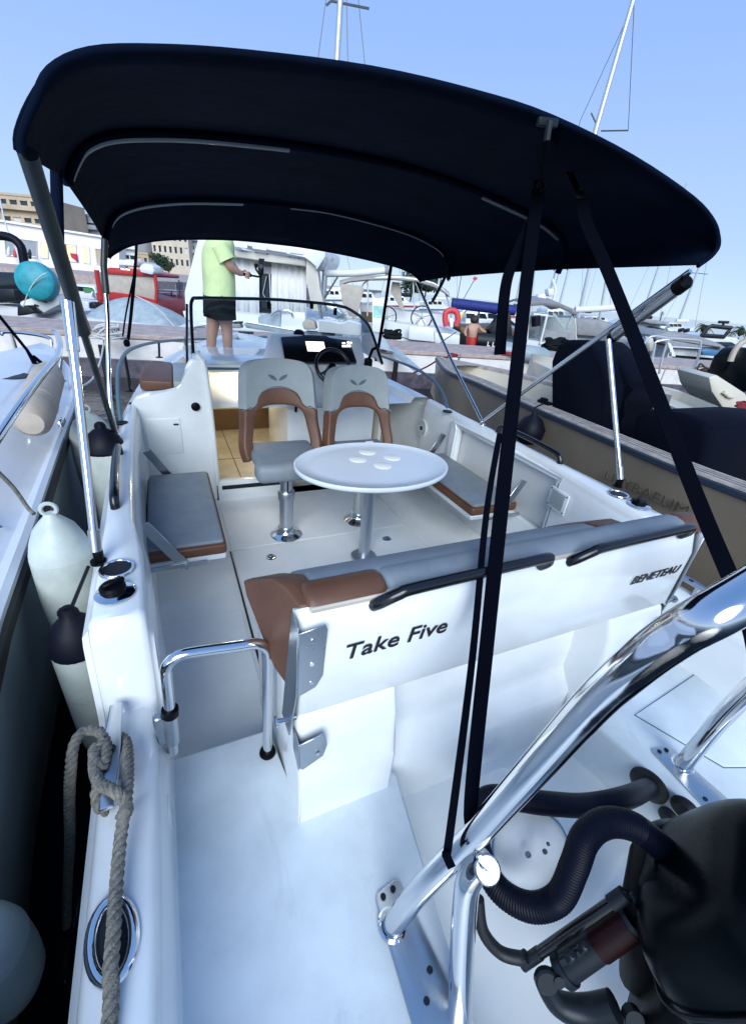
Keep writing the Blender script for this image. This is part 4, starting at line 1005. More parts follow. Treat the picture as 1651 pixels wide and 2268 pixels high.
# ================================================================== mooring rope on the port cleat
rope = thing('mooring_rope', 'thick twisted grey rope tied round the port stern cleat', 'rope', px(250, 1700, z=0.55))
def twisted(pts, R_, name='strand', m='rope', parent=None, k=8, pitch=0.05, nst=3, n=7):
    P_, _ = spline([V(p) for p in pts], k)
    L = [0]
    for p, q in zip(P_[:-1], P_[1:]): L.append(L[-1] + (q - p).length)
    # even resampling
    N = max(8, int(L[-1] / (pitch / 9)))
    Q = []
    i = 0
    for j in range(N + 1):
        d = L[-1] * j / N
        while i < len(L) - 2 and L[i + 1] < d: i += 1
        Q.append(P_[i].lerp(P_[i + 1], (d - L[i]) / max(1e-9, L[i + 1] - L[i])))
    up = V((0.3, 0.1, 0.9))
    st = [[] for _ in range(nst)]
    for j, p in enumerate(Q):
        t = (Q[min(j + 1, N)] - Q[max(j - 1, 0)]).normalized()
        up = (up - t * up.dot(t)).normalized(); w = t.cross(up)
        for s in range(nst):
            a = 2 * math.pi * (L[-1] * j / N / pitch + s / nst)
            st[s].append(p + (up * math.cos(a) + w * math.sin(a)) * R_ * 0.5)
    for s in range(nst):
        MB().tube(st[s], R_ * 0.56, n).build(name, m, parent)
RZ = 0.58
r1 = [V((-0.30, -0.35, 0.46)), V((-0.262, 0.02, 0.515)), px(238, 2300, z=0.52), px(245, 2150, z=0.535), px(252, 2060, z=0.54), px(258, 1960, z=0.535), px(268, 1850, z=0.55), px(280, 1770, z=0.585), px(284, 1690, z=0.565), px(280, 1645, z=0.545), px(266, 1632, z=0.53)]
r2 = [px(148, 2060, z=-0.45), px(150, 1960, z=-0.15), px(155, 1860, z=0.20), px(154, 1780, z=0.36), px(157, 1700, z=0.50), px(166, 1645, z=0.545), px(190, 1618, z=0.545), px(222, 1622, z=0.55), px(236, 1655, z=0.565), px(228, 1700, z=0.57), px(212, 1690, z=0.575), px(208, 1655, z=0.57)]
r3 = [px(230, 1640, z=0.565), px(212, 1670, z=0.57), px(210, 1705, z=0.575), px(222, 1735, z=0.58), px(250, 1750, z=0.60), px(272, 1768, z=0.59), px(282, 1795, z=0.565), px(268, 1805, z=0.535)]
r4 = [px(262, 1640, z=0.53), px(290, 1650, z=0.545), px(290, 1720, z=0.56), px(282, 1780, z=0.57)]
r5 = [px(222, 1730, z=0.575), px(214, 1752, z=0.56), px(220, 1785, z=0.54), px(240, 1795, z=0.525)]
for r_ in (r1, r2, r3, r5): twisted(r_, 0.0135, 'rope_strand', 'rope', rope)

# ================================================================== fenders between the hulls
def fender(label, top, length, r, parent=None, capm='fender_white', bodym='fender_white', group='fenders between the hulls', bulge=0.0, tip=None):
    f_ = thing('fender', label, 'fender', top, group)
    x, y, z = top
    if capm == bodym: tp = [(0, 0.012), (0.016, 0.012), (0.022, 0.0), (r * 0.42, -0.018), (r * 0.66, -0.045), (r * 0.86, -0.09), (r * 0.97, -0.13), (r, -0.15)]
    else: tp = [(0, 0.045), (0.016, 0.045), (0.02, 0.02), (r * 0.45, 0.004), (r * 0.75, -0.022), (r * 0.96, -0.06), (r * 1.03, -0.095), (r * 1.03, -0.105), (r, -0.11)]
    h0 = tp[-1][1]
    MB().lathe(tp, top, n=24).build('fender_top', capm, f_)
    body = [(r, h0 + 0.001), (r * (1 + bulge), h0 - (length - 0.3) * 0.5), (r, -length + 0.15), (r * 0.95, -length + 0.09), (r * 0.72, -length + 0.035), (r * 0.35, -length + 0.008), (0.0, -length)]
    MB().lathe(body, top, n=28).build('fender_body', bodym, f_)
    MB().tube([V(top) + V((0.022 * math.cos(a), 0, 0.025 + 0.022 * math.sin(a))) for a in [2 * math.pi * k / 14 for k in range(14)]], 0.007, 6, closed=True).build('fender_eye', capm, f_)
    if tip:
        MB().tube([V(top) + V((0, 0, 0.02)), V(tip)], 0.006, 8).build('fender_rope', 'rubber', f_)
    return f_
f1 = V((-0.455, 1.50, 0.70))
f1 = px(112, 1143, Y=1.52)
fender('large pale green-white fender hanging from the left neighbour boat', f1, 0.62, 0.094, bulge=0.05)
f2 = px(156, 1372, Y=1.20)
fender('white fender with navy top, lowest one beside the port gunwale', f2, 0.62, 0.074, capm='fender_navy', tip=px(196, 1255, z=0.77))
f3 = px(224, 955, Y=2.55)
fender('white fender with navy top just below the port grab handle', f3, 0.65, 0.10, capm='fender_navy')
f4 = px(192, 915, Y=3.0)
fender('white fender farthest forward in the gap beside the port gunwale', f4, 0.6, 0.12, bulge=0.05)
f5 = px(-165, 1985, Y=0.60) + V((-0.01, 0.02, -0.17))
fender('white fender cut off by the left edge low in the picture', f5, 0.40, 0.085)
# ================================================================== pontoon
PA = math.radians(-10.3)
pe = V((math.cos(PA), math.sin(PA), 0)); pn = V((-math.sin(PA), math.cos(PA), 0)); PO = V((0, 10.08, 0))
def pq(s, t, z): return PO + pe * s + pn * t + V((0, 0, z))
PT = 0.45
pont = MB().prism([pq(-60, 0.05, -1.4), pq(60, 0.05, -1.4), pq(60, 1.95, -1.4), pq(-60, 1.95, -1.4)], (0, 0, 1.35)).build('pontoon', 'pontoon_wet', None, 0)
tag(pont, 'concrete pontoon crossing behind the bow, tan top and pale side', kind='structure')
for k in range(-8, 12):
    a = k * 3.1 + 0.4
    MB().prism([pq(a, 0.0, 0.36), pq(a + 3.085, 0.0, 0.36), pq(a + 3.085, 2.0, 0.36), pq(a, 2.0, 0.36)], (0, 0, 0.09), 0.012, 1).build('deck_slab', 'concrete', pont, 0)
    MB().prism([pq(a + 0.01, 0.03, -0.06), pq(a + 3.07, 0.03, -0.06), pq(a + 3.07, 0.12, -0.06), pq(a + 0.01, 0.12, -0.06)], (0, 0, 0.415), 0.02, 1).build('side_panel', 'pontoon_side', pont, 0)
    if k % 2: MB().tube([pq(a + 1.5, 0.02, -0.5), pq(a + 1.5, 0.02, 0.22)], 0.06, 10).build('rub_post', 'rubber', pont)
def on_pont(x, y, dz=0.0): return px(x, y, z=PT + dz)
def cleat(x, y, label):
    p = on_pont(x, y)
    o = MB().cyl(p + V((-0.06, 0, 0)), p + V((-0.06, 0, 0.07)), 0.02, 8).cyl(p + V((0.06, 0, 0)), p + V((0.06, 0, 0.07)), 0.02, 8).tube([p + V((-0.17, 0, 0.08)), p + V((0.17, 0, 0.08))], 0.025, 8).build('pontoon_cleat', 'engine_grey')
    return tag(o, label, 'cleat', 'cleats on the pontoon')
cleat(245, 738, 'dark mooring cleat on the pontoon edge with a pale rope heap')
cleat(545, 745, 'dark mooring cleat on the pontoon beyond the standing man')
def heap(name, label, cat, c, r, h, m, n=10, rr=0.02, seed=1):
    rnd = random.Random(seed)
    pts = []
    for k in range(n * 6):
        a = k * 1.05 + rnd.random() * 0.4
        q = r * (0.35 + 0.65 * rnd.random())
        pts.append(c + V((q * math.cos(a), q * 0.6 * math.sin(a), rr + h * (k / (n * 6)) * rnd.random())))
    o = MB().tube(pts, rr, 6, smooth=3).build(name, m)
    return tag(o, label, cat)
heap('rope_heap', 'untidy pale rope heap hanging at the pontoon edge on the left', 'rope', on_pont(243, 745) + V((0, -0.06, -0.05)), 0.32, 0.35, 'rope_white', 8, 0.016, 3)
o = MB().tube([px(231, 745, z=0.35), px(225, 790, Y=8.2), px(205, 840, Y=6.8), px(160, 865, Y=5.6)], 0.014, 8, smooth=5).build('bow_line', 'rope_white')
tag(o, 'thin white mooring line from the left boat to the pontoon', 'rope')

# ================================================================== left neighbour boat
lb = thing('moored_boat', 'white neighbour boat at the left edge with dark rub rail and steel pulpit', 'motorboat', (-1.5, 3.0, WATER))
le = [(-60, 1560, .70), (-20, 1410, .70), (0, 1345, .70), (60, 1180, .705), (120, 1010, .71), (150, 930, .72), (166, 880, .735), (163, 845, .75), (152, 815, .77), (138, 797, .78)]
E_ = [px(a, b, z=c) for a, b, c in le]
E_ = [E_[0] + (E_[0] - E_[1]) * 6, E_[0] + (E_[0] - E_[1]) * 3] + E_
E_, _ = spline(E_, 4)
yb_ = E_[-1].y; xb_ = E_[-1].x
hull, deck, rub, edge = [], [], [], []
for e in E_:
    k = max(0.02, min(1, (yb_ - e.y) / 3.6)) ** 0.55
    wdt = 2.5 * k
    far = e.x - wdt
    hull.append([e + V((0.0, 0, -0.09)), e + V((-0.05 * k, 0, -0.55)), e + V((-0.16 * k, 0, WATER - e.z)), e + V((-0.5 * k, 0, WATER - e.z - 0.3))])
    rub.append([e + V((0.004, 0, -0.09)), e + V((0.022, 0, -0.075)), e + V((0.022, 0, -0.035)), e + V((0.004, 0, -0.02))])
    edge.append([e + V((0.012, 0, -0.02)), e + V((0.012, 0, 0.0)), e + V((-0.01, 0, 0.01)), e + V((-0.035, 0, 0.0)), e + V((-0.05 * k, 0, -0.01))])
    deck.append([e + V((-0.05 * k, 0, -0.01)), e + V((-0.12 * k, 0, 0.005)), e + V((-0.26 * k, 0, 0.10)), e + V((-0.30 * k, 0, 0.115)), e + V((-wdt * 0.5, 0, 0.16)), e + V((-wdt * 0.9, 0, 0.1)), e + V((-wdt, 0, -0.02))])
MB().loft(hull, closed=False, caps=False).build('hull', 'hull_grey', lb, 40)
MB().loft(rub, closed=False, caps=False).build('rub_rail', 'rubber', lb, 40)
MB().loft(edge, closed=False, caps=False).build('toe_rail', 'neighbour_white', lb, 40)
MB().loft(deck, closed=False, caps=False).build('deck', 'neighbour_white', lb, 40)
text_mesh('lettering', '7', 0.16, 'blue_stripe', lb, px(-4, 1175, z=0.735), (0.15, 1, 0.0), (-1, 0.1, 0.45), 0.15, 0.001, 0.002)
lr = MB().tube([px(-40, 1030, z=1.02), px(0, 962, z=1.05), px(60, 875, z=1.10), px(110, 810, z=1.14), px(128, 788, z=1.15), px(133, 765, z=1.17), px(128, 742, z=1.19), px(118, 735, z=1.2)], 0.017, 12, smooth=5).build('deck_rail', 'steel', lb)
for a, b, c_, d_, zz in ((75, 855, 95, 918, 1.11), (126, 790, 130, 840, 1.15)):
    q = px(c_, d_, z=0.83)
    MB().tube([q, V((q.x, q.y, zz - 0.02)) if False else px(a + 10, b, Y=q.y)], 0.014, 10).disc(q + V((0, 0, -0.02)), (0, 0, 1), 0.05, 0.022, 16, 0.006).build('rail_stanchion', 'steel', lr)
MB().tube([px(116, 800, Y=6.0), px(114, 765, Y=6.05), px(108, 748, Y=6.1), px(60, 738, Y=6.4), px(12, 735, Y=6.6), px(3, 742, Y=6.6)], 0.02, 10, smooth=4).build('pulpit', 'steel', lb)
MB().box(px(137, 935, z=0.76), (0.03, 0.10, 0.04), None, 0.01, 2).build('deck_cleat', 'steel', lb)
MB().tube([px(25, 838, z=0.85) + V((0, 0, 0.0)), px(25, 838, z=0.85) + V((0, 0, 0.02))], 0.12, 20).build('deck_hatch', 'hole', lb)
fb = thing('fender', 'beige fender lying on the left boat by its rail', 'fender', px(75, 880, z=0.9), 'fenders between the hulls')
a_, b_ = px(68, 940, z=0.92), px(112, 820, z=0.98)
dv = (b_ - a_)
MB().lathe([(0, 0), (0.055, 0.01), (0.085, 0.06), (0.092, 0.2), (0.092, dv.length * 0.8), (0.07, dv.length * 0.95), (0.0, dv.length)], a_, dv, 24).build('fender_body', 'fender_beige', fb)
MB().lathe([(0.093, 0.30), (0.095, 0.31), (0.095, 0.33), (0.093, 0.34)], a_, dv, 24).build('fender_band', 'beige', fb)
ls = MB()
o = MB().tube([px(-5, 695, Y=4.2), px(60, 775, Y=4.3), px(82, 812, Y=4.4), px(86, 870, Y=4.4), px(88, 905, Y=4.3)], [0.012, 0.012, 0.022, 0.02, 0.016], 8).build('rail_strap', 'strap', lb)
MB().tube([px(75, 790, Y=4.35), px(100, 810, Y=4.5), px(108, 825, Y=4.6), px(108, 870, Y=4.5)], 0.014, 8).build('rail_strap', 'strap', lb)
ft = MB().tube([px(-10, 1040, z=0.95), px(30, 1080, z=0.86), px(62, 1125, z=0.76), px(76, 1138, z=0.74)], 0.008, 8, smooth=4).build('fender_line', 'rope')
tag(ft, 'thin grey line holding the large fender over the left boat gunwale', 'rope')

# ================================================================== tan boat on the right
tbt = thing('moored_boat', 'tan launch with teak gunwale and navy covers, moored on the right', 'motorboat', (4.2, 2.0, WATER))
ge = [(963, 797), (989, 819), (1048, 843), (1116, 873), (1230, 921), (1351, 972), (1503, 1035), (1651, 1091)]
G = [px(a, b, z=0.75) for a, b in ge]
G = [G[0]] + [G[i] for i in range(1, len(G))] + [G[-1] + V((0.01, -0.9, 0)), G[-1] + V((0.05, -2.0, 0))]
G[0] = V((3.95, 6.05, 0.765)); G[1] = px(989, 819, z=0.755)
G, _ = spline(G, 4)
C0, C1 = V((4.30, -1.0, 0)), V((3.97, 6.05, 0))
def cl_x(y): return C0.x + (C1.x - C0.x) * (y - C0.y) / (C1.y - C0.y)
hull_t, rubt, gunw, inn, hull_r = [], [], [], [], []
for g in G:
    cx_ = cl_x(g.y); hw = max(0.01, cx_ - g.x)
    k = hw / 1.2
    R_ = lambda a: V((cx_ + (cx_ - a.x), a.y, a.z))
    L = [g + V((0.0, 0, -0.05)), g + V((0.03 * k + 0.02, 0, -0.25)), g + V((0.12 * k + 0.05 * (1 - k), 0, -0.55)), g + V((0.28 * k, -0.6 * (1 - k), -1.0)), g + V((0.5 * k, -1.0 * (1 - k), -1.35))]
    hull_t.append(L); hull_r.append([R_(p) for p in L])
    rb_ = [g + V((0.0, 0, -0.05)), g + V((-0.02, 0, -0.04)), g + V((-0.02, 0, -0.008)), g + V((0.0, 0, 0))]
    rubt.append(rb_ + [R_(p) for p in reversed(rb_)])
    gi = min(0.18, hw * 0.6)
    gunw.append([g + V((-0.005, 0, 0)), g + V((0, 0, 0.012)), g + V((gi, 0, 0.014)), g + V((gi, 0, -0.03))])
    fl = -0.16 if g.y > 5.2 else (-0.16 - 0.34 * min(1, (5.2 - g.y) / 0.3))
    inn.append([g + V((gi, 0, -0.03)), V((g.x + gi + 0.03 * k, g.y, 0.75 + fl)), V((2 * cx_ - g.x - gi - 0.03 * k, g.y, 0.75 + fl)), R_(g + V((gi, 0, -0.03)))])
hm_ = MB().loft(hull_t, closed=False, caps=False).loft(hull_r, closed=False, caps=False).build('hull', 'tan_hull', tbt, 50)
MB().loft([r[:4] for r in rubt], closed=False, caps=False).loft([r[4:] for r in rubt], closed=False, caps=False).build('rub_rail', 'rubber_blue', tbt, 50)
gp = MB().loft(gunw, closed=False, caps=False)
gp.loft([[V((2 * cl_x(p.y) - p.x, p.y, p.z)) for p in r] for r in gunw], closed=False, caps=False)
gwo = gp.build('gunwale', 'teak', tbt, 50)
MB().loft(inn, closed=False, caps=False).build('inner_liner', 'cream', tbt, 50)
# planks of the gunwale seen as thin grooves
for off in (0.05, 0.095, 0.14):
    MB().tube([g + V((min(off, max(0.005, (cl_x(g.y) - g.x) * 0.5)), 0, 0.0145)) for g in G], 0.0016, 4).build('plank_seam', 'wood_dark', gwo)
bd = [p for p in G if p.y > 5.1]
MB().loft([[V((g.x + 0.02, g.y, 0.762)), V((cl_x(g.y), g.y, 0.775)), V((2 * cl_x(g.y) - g.x - 0.02, g.y, 0.762))] for g in bd], closed=False, caps=False).build('bow_deck', 'teak', tbt, 40)
lt = px(1335, 1052, X=3.13)
text_mesh('lettering', 'LILYBAEUM', 0.115, 'hull_letter', tbt, V((3.145, lt.y, lt.z - 0.03)), (-0.035, -1, 0.02), (-0.22, 0, 1), 0.12, 0.003, 0.0, 1.18, 'raised metal builder lettering on the hull side')
def cover(name, pts, X0, X1, m='navy_cover', bev=0.05):
    a = [px(x, y, X=X0) for x, y in pts]
    return MB().prism(a, (X1 - X0, 0, 0), bev, 3).build(name, m, tbt, 60)
cover('console_cover', [(1217, 965), (1217, 800), (1232, 762), (1250, 752), (1300, 752), (1330, 790), (1350, 860), (1335, 935), (1330, 1000)], 3.80, 4.30)
cover('console_cover', [(1290, 960), (1275, 760), (1318, 752), (1372, 800), (1402, 845), (1388, 862), (1396, 885), (1370, 920), (1365, 975)], 4.0, 4.42)
cover('seat_cover', [(1378, 1040), (1400, 920), (1425, 905), (1500, 912), (1560, 935), (1575, 960), (1545, 1090), (1450, 1060)], 3.62, 4.65, bev=0.06)
cl_ = px(1205, 893, z=0.77)
MB().box(cl_ + V((0, 0, 0.01)), (0.06, 0.16, 0.03), None, 0.01, 2).box(cl_ + V((0, 0.02, 0.03)), (0.05, 0.08, 0.04), None, 0.015, 2).build('deck_cleat', 'black_plastic', tbt)
fb2 = thing('fender', 'round black fender hanging on the tan boat side', 'fender', px(1172, 945, X=3.12), 'fenders between the hulls')
fc = px(1174, 948, X=3.17)
MB().lathe([(0, 0.16), (0.02, 0.16), (0.03, 0.13), (0.09, 0.09), (0.14, 0.0), (0.13, -0.09), (0.07, -0.15), (0, -0.165)], fc, n=20).build('fender_body', 'fender_navy', fb2)
MB().tube([fc + V((0, 0, 0.15)), px(1180, 905, X=3.16), cl_], 0.008, 6, smooth=3).build('fender_rope', 'rubber', fb2)
# red lines on its bow
heap('rope_coil', 'red rope coil lying on the bow of the tan boat', 'rope', px(1125, 788, z=0.80), 0.16, 0.08, 'rope_red', 8, 0.014, 5)
heap('rope_coil', 'small red rope coil at the very bow tip of the tan boat', 'rope', px(1003, 791, z=0.80), 0.10, 0.05, 'rope_red', 6, 0.012, 6)
o = MB().tube([px(1003, 790, z=0.81), px(975, 795, z=0.74), px(945, 812, Y=6.6), px(915, 826, Y=7.0)], 0.014, 8, smooth=4).build('mooring_line', 'rope_red')
tag(o, 'dark red mooring line from the tan bow to the pontoon', 'rope')
# gangway wrapped in grey tarp at the pontoon edge
gw_ = thing('gangway', 'narrow gangway under grey tarp hanging from the pontoon behind the console', 'gangway', on_pont(850, 775))
MB().prism([px(a, b, Y=c_) for a, b, c_ in ((862, 778, 9.0), (878, 776, 9.0), (936, 828, 7.2), (925, 832, 7.2))], (0.02, 0.05, 0.06), 0.01, 1).build('gangway_board', 'grey_tarp', gw_)
rnd = random.Random(4)
MB().loft([[px(a, b, z=PT) + V((0, 0, 0.02)), px(a, b, z=PT) + V((0.0, 0.25, h)), px(a, b, z=PT) + V((0.1, 0.6, h * 0.8)), px(a, b, z=PT) + V((0.1, 0.8, 0.02))] for a, b, h in ((795, 772, 0.10), (808, 772, 0.28), (830, 774, 0.36), (848, 776, 0.30), (862, 779, 0.22), (874, 782, 0.06))], closed=False, caps=False).build('tarp', 'grey_tarp', gw_, 50)

# ================================================================== the man on the foredeck
def skin_body(name, verts, edges, m, parent=None, sub=2):
    me = bpy.data.meshes.new(name)
    me.from_pydata([v[0] for v in verts], edges, [])
    o = bpy.data.objects.new(name, me)
    col.objects.link(o)
    md = o.modifiers.new('skin', 'SKIN'); md.use_smooth_shade = True
    for i, (p, r) in enumerate(verts):
        sv = me.skin_vertices[0].data[i]
        sv.radius = r if isinstance(r, tuple) else (r, r)
        sv.use_root = (i == 0)
    md = o.modifiers.new('sub', 'SUBSURF'); md.levels = sub; md.render_levels = sub
    me.materials.append(MATS[m])
    dg = bpy.context.evaluated_depsgraph_get()
    me2 = bpy.data.meshes.new_from_object(o.evaluated_get(dg))
    bpy.data.objects.remove(o)
    for p in me2.polygons: p.use_smooth = True
    o = bpy.data.objects.new(name, me2); col.objects.link(o)
    if not me2.materials: me2.materials.append(MATS[m])
    if parent is not None: set_parent(o, parent)
    return o
MY = 5.30
man = thing('person', 'man in pale lime t-shirt and black shorts standing on the bow holding a phone gimbal', 'person', px(485, 797, Y=MY))
def mp(x, y, dy=0.0): return px(x, y, Y=MY + dy)
foot_z = 0.80
hip = mp(485, 668)
kL, kR = mp(470, 733, 0.06), mp(503, 733, -0.05)
aL, aR = mp(467, 786, 0.10), mp(505, 788, -0.06)
chest = mp(484, 575); sh = mp(486, 545); neck = mp(492, 522); head = mp(497, 492)
sR = mp(487, 548, -0.17); eR = mp(508, 590, -0.20); wR = mp(529, 604, -0.14); haR = mp(538, 607, -0.10)
sL = mp(492, 548, 0.17); eL = mp(514, 590, 0.16); wL = mp(530, 606, 0.02)
Vb = [(hip, 0.13), (mp(484, 620), (0.135, 0.15)), (chest, (0.14, 0.17)), (sh, (0.10, 0.14)), (neck, 0.058), (head, 0.088), (head + V((0.02, 0, 0.11)), 0.075),
      (sR, 0.058), (eR, 0.050), (wR, 0.034), (haR, 0.030),
      (sL, 0.058), (eL, 0.048), (wL, 0.034),
      (mp(476, 690, 0.07), 0.10), (kL, 0.062), (mp(468, 757, 0.08), 0.060), (aL, 0.042), (aL + V((0.10, -0.02, -0.055)), 0.035),
      (mp(497, 690, -0.08), 0.10), (kR, 0.062), (mp(504, 757, -0.055), 0.060), (aR, 0.042), (aR + V((0.10, -0.02, -0.055)), 0.035)]
Eb = [(0, 1), (1, 2), (2, 3), (3, 4), (4, 5), (5, 6), (3, 7), (7, 8), (8, 9), (9, 10), (3, 11), (11, 12), (12, 13), (0, 14), (14, 15), (15, 16), (16, 17), (17, 18), (0, 19), (19, 20), (20, 21), (21, 22), (22, 23)]
body = skin_body('body', Vb, Eb, 'skin', man)
# fingers curled round the handle
hd = (mp(552, 609, -0.08) - haR).normalized()
for k in range(4):
    b0_ = haR + V((0.02 - 0.004 * k, -0.028 + 0.004 * k, 0.022 - 0.016 * k)) + hd * 0.01
    MB().tube([b0_, b0_ + hd * 0.03 + V((0, -0.012, 0)), b0_ + hd * 0.045 + V((0, 0.014, -0.006)), b0_ + hd * 0.03 + V((0, 0.030, -0.004))], [0.009, 0.009, 0.0085, 0.007], 8, smooth=3).build('finger', 'skin', body)
MB().tube([haR + V((0, 0.0, 0.024)), haR + hd * 0.025 + V((0, 0.004, 0.034)), haR + hd * 0.055 + V((0, 0.004, 0.022))], [0.011, 0.010, 0.008], 8, smooth=3).build('thumb', 'skin', body)
# head details (mostly under the canopy edge)
MB().sphere(head + V((0.01, 0, 0.07)), 0.108, 18, 12, (1, 0.92, 1.0)).build('hair', 'hair', body)
for s in (-1, 1): MB().sphere(head + V((0.005, s * 0.088, 0.03)), 0.028, 10, 8, (0.7, 0.35, 1)).build('ear', 'skin', body)
MB().tube([head + V((0.085, 0, 0.05)), head + V((0.115, 0, 0.02)), head + V((0.088, 0, 0.012))], [0.010, 0.015, 0.010], 8).build('nose', 'skin', body)
def ringell(c, rx, ry, n=28, wob=0.0, ph=0.0): return [c + V((rx * (1 + wob * math.sin(5 * a + ph)) * math.cos(a), ry * (1 + wob * math.sin(5 * a + ph)) * math.sin(a), 0)) for a in [2 * math.pi * k / n for k in range(n)]]
# t-shirt
shirt = MB().loft([ringell(mp(486, 656), 0.172, 0.205, wob=0.03), ringell(mp(486, 640), 0.168, 0.205, wob=0.02, ph=0.5), ringell(mp(485, 618), 0.168, 0.208, wob=0.015, ph=1), ringell(mp(483, 595), 0.165, 0.21, wob=0.012, ph=2), ringell(mp(482, 572), 0.160, 0.215, wob=0.01), ringell(mp(484, 550), 0.162, 0.235), ringell(mp(487, 535), 0.140, 0.22), ringell(mp(490, 524), 0.10, 0.14), ringell(mp(491, 518), 0.078, 0.09)], caps=False).build('t_shirt', 'shirt', body, 60)
shirt.modifiers.new('sub', 'SUBSURF').levels = 1
def limb(a, b, r0, r1, n=18, ext=0.0):
    d = (b - a).normalized(); u = d.orthogonal().normalized(); w = d.cross(u)
    return [[a.lerp(b, t) + (u * math.cos(2 * math.pi * k / n) + w * math.sin(2 * math.pi * k / n)) * (r0 + (r1 - r0) * t) for k in range(n)] for t in (-0.12, 0.0, 0.25, 0.5, 0.75, 1.0)]
MB().loft(limb(sR, sR.lerp(eR, 0.72), 0.085, 0.088), caps=False).build('sleeve', 'shirt', body, 60)
MB().loft(limb(sL, sL.lerp(eL, 0.72), 0.085, 0.088), caps=False).build('sleeve', 'shirt', body, 60)
MB().loft([ringell(mp(486, 650), 0.166, 0.198), ringell(mp(486, 668), 0.170, 0.205), ringell(mp(486, 696), 0.172, 0.21)]).loft(limb(mp(479, 672, 0.09), mp(475, 706, 0.09), 0.125, 0.120), caps=False).loft(limb(mp(494, 672, -0.09), mp(498, 708, -0.09), 0.125, 0.122), caps=False).build('shorts', 'shorts', body, 60)
for q in (aL, aR): MB().box(q + V((0.07, -0.02, -0.065)), (0.25, 0.10, 0.05), None, 0.022, 3).build('shoe', 'shorts', body, 60)
gim = thing('phone_gimbal', 'black handheld gimbal with a phone in the standing man hands', 'gimbal', haR)
g0 = haR + V((0, 0, 0.0)); g1 = mp(556, 610, -0.07); g2 = mp(576, 613, -0.02)
MB().tube([haR - hd * 0.03, g1], 0.017, 12).build('grip', 'black_plastic', gim)
MB().tube([g1, g2, mp(573, 606, -0.02), mp(567, 597, -0.02), mp(566, 588, -0.02), mp(570, 586, -0.03)], 0.010, 8, smooth=3).build('gimbal_arm', 'black_plastic', gim)
MB().sphere(mp(567, 588, -0.02), 0.022).build('gimbal_motor', 'black_plastic', gim)
ph_ = [mp(573, 572, -0.04), mp(585, 573, -0.02), mp(583, 609, -0.02), mp(571, 607, -0.04)]
MB().prism(ph_, (0.006, 0.012, 0), 0.002, 1).build('phone', 'dash_black', gim)
MB().disc(mp(578, 590, -0.042), (-0.3, -0.9, 0.1), 0.020, 0.006, 16).build('phone_clamp', 'engine_grey', gim)
# ================================================================== everything beyond the pontoon
HF = V((RC[2][0], RC[2][1], 0)).normalized()        # horizontal heading of the view
HS = V((HF.y, -HF.x, 0))
def pv(x, y, D, e=0.0):
    """a pixel on the upright plane standing D metres ahead"""
    r = RC.transposed() @ V((x - CX, y - CY, FPX))
    return CAMPOS + r * ((D + e) / r.dot(HF))
def slab(name, pts, D, thick, m, parent, bev=0.0, e=0.0, smooth=40):
    return MB().prism([pv(x, y, D, e) for x, y in pts], HF * thick, bev, 2).build(name, m, parent, smooth)
def rod(name, pts, D, r, m, parent=None, n=8, sm=0, e=0.0):
    return MB().tube([pv(x, y, D, e) for x, y in pts], r, n, smooth=sm).build(name, m, parent)
def far(name, label, cat, x, y, D, group=None):
    p = pv(x, y, D); p.z = WATER
    return thing(name, label, cat, p, group)
def hullform(pts_top, D, depth, m, parent, name='hull', flare=0.25, z0=WATER - 0.1):
    """topsides that go from a traced sheer line down to the water and back by depth"""
    top = [pv(x, y, D) for x, y in pts_top]
    n = len(top)
    c = sum(top, V((0, 0, 0))) / n
    rings = []
    for i, p in enumerate(top):
        k = 1 - flare * 0.3
        lo = V((c.x + (p.x - c.x) * k, c.y + (p.y - c.y) * k, z0)) + HF * 0.15
        rings.append([lo, p.lerp(lo, 0.5) - HF * 0.05, p, p + HF * 0.06 + V((0, 0, 0.02)), p + HF * depth + V((0, 0, 0.02)), lo + HF * depth])
    return MB().loft(rings).build(name, m, parent, 40)
YA = 'yachts and boats beyond the pontoon'

# ---- big white motor yacht, stern to the pontoon
D = 15.5
y1 = far('motor_yacht', 'large white motor yacht with drawn white curtains and dark doorway, behind the standing man', 'yacht', 600, 760, D, YA)
slab('flybridge', [(505, 515), (690, 532), (722, 545), (720, 570), (700, 600), (690, 575), (676, 565), (505, 540)], D, 5.0, 'yacht_white', y1, 0.06)
slab('soffit', [(500, 548), (676, 574), (676, 590), (600, 580), (500, 566)], D, 0.5, 'yacht_cream', y1, 0.03, 0.25)
for a in (516, 558, 602, 640):
    slab('skylight', [(a, 536 + (a - 512) * 0.11), (a + 32, 536 + (a - 480) * 0.11), (a + 31, 546 + (a - 480) * 0.11), (a + 1, 545 + (a - 512) * 0.11)], D, 0.05, 'render_white', y1, 0, -0.04)
for a in (535, 565, 590, 640, 660): slab('downlight', [(a, 551 + (a - 512) * 0.13), (a + 3, 551.4 + (a - 512) * 0.13), (a + 3, 553 + (a - 512) * 0.13), (a, 553 + (a - 512) * 0.13)], D, 0.05, 'hole', y1, 0, 0.2)
def curtain(x0, x1, yt0, yt1, yb0, yb1):
    n = 26
    rows = []
    for k in range(n + 1):
        t = k / n
        w = 0.05 * math.sin(t * 34) + 0.03 * math.sin(t * 71 + 1)
        a = pv(x0 + (x1 - x0) * t, yt0 + (yt1 - yt0) * t, D, 0.7 + w * 0.5); b = pv(x0 + (x1 - x0) * t, yb0 + (yb1 - yb0) * t, D, 0.7 + w)
        rows.append([a, a.lerp(b, 0.5), b])
    MB().loft(rows, closed=False, caps=False).build('curtain', 'white_canvas', y1, 60, 0.01)
curtain(455, 574, 556, 571, 690, 700); curtain(601, 678, 577, 588, 700, 706)
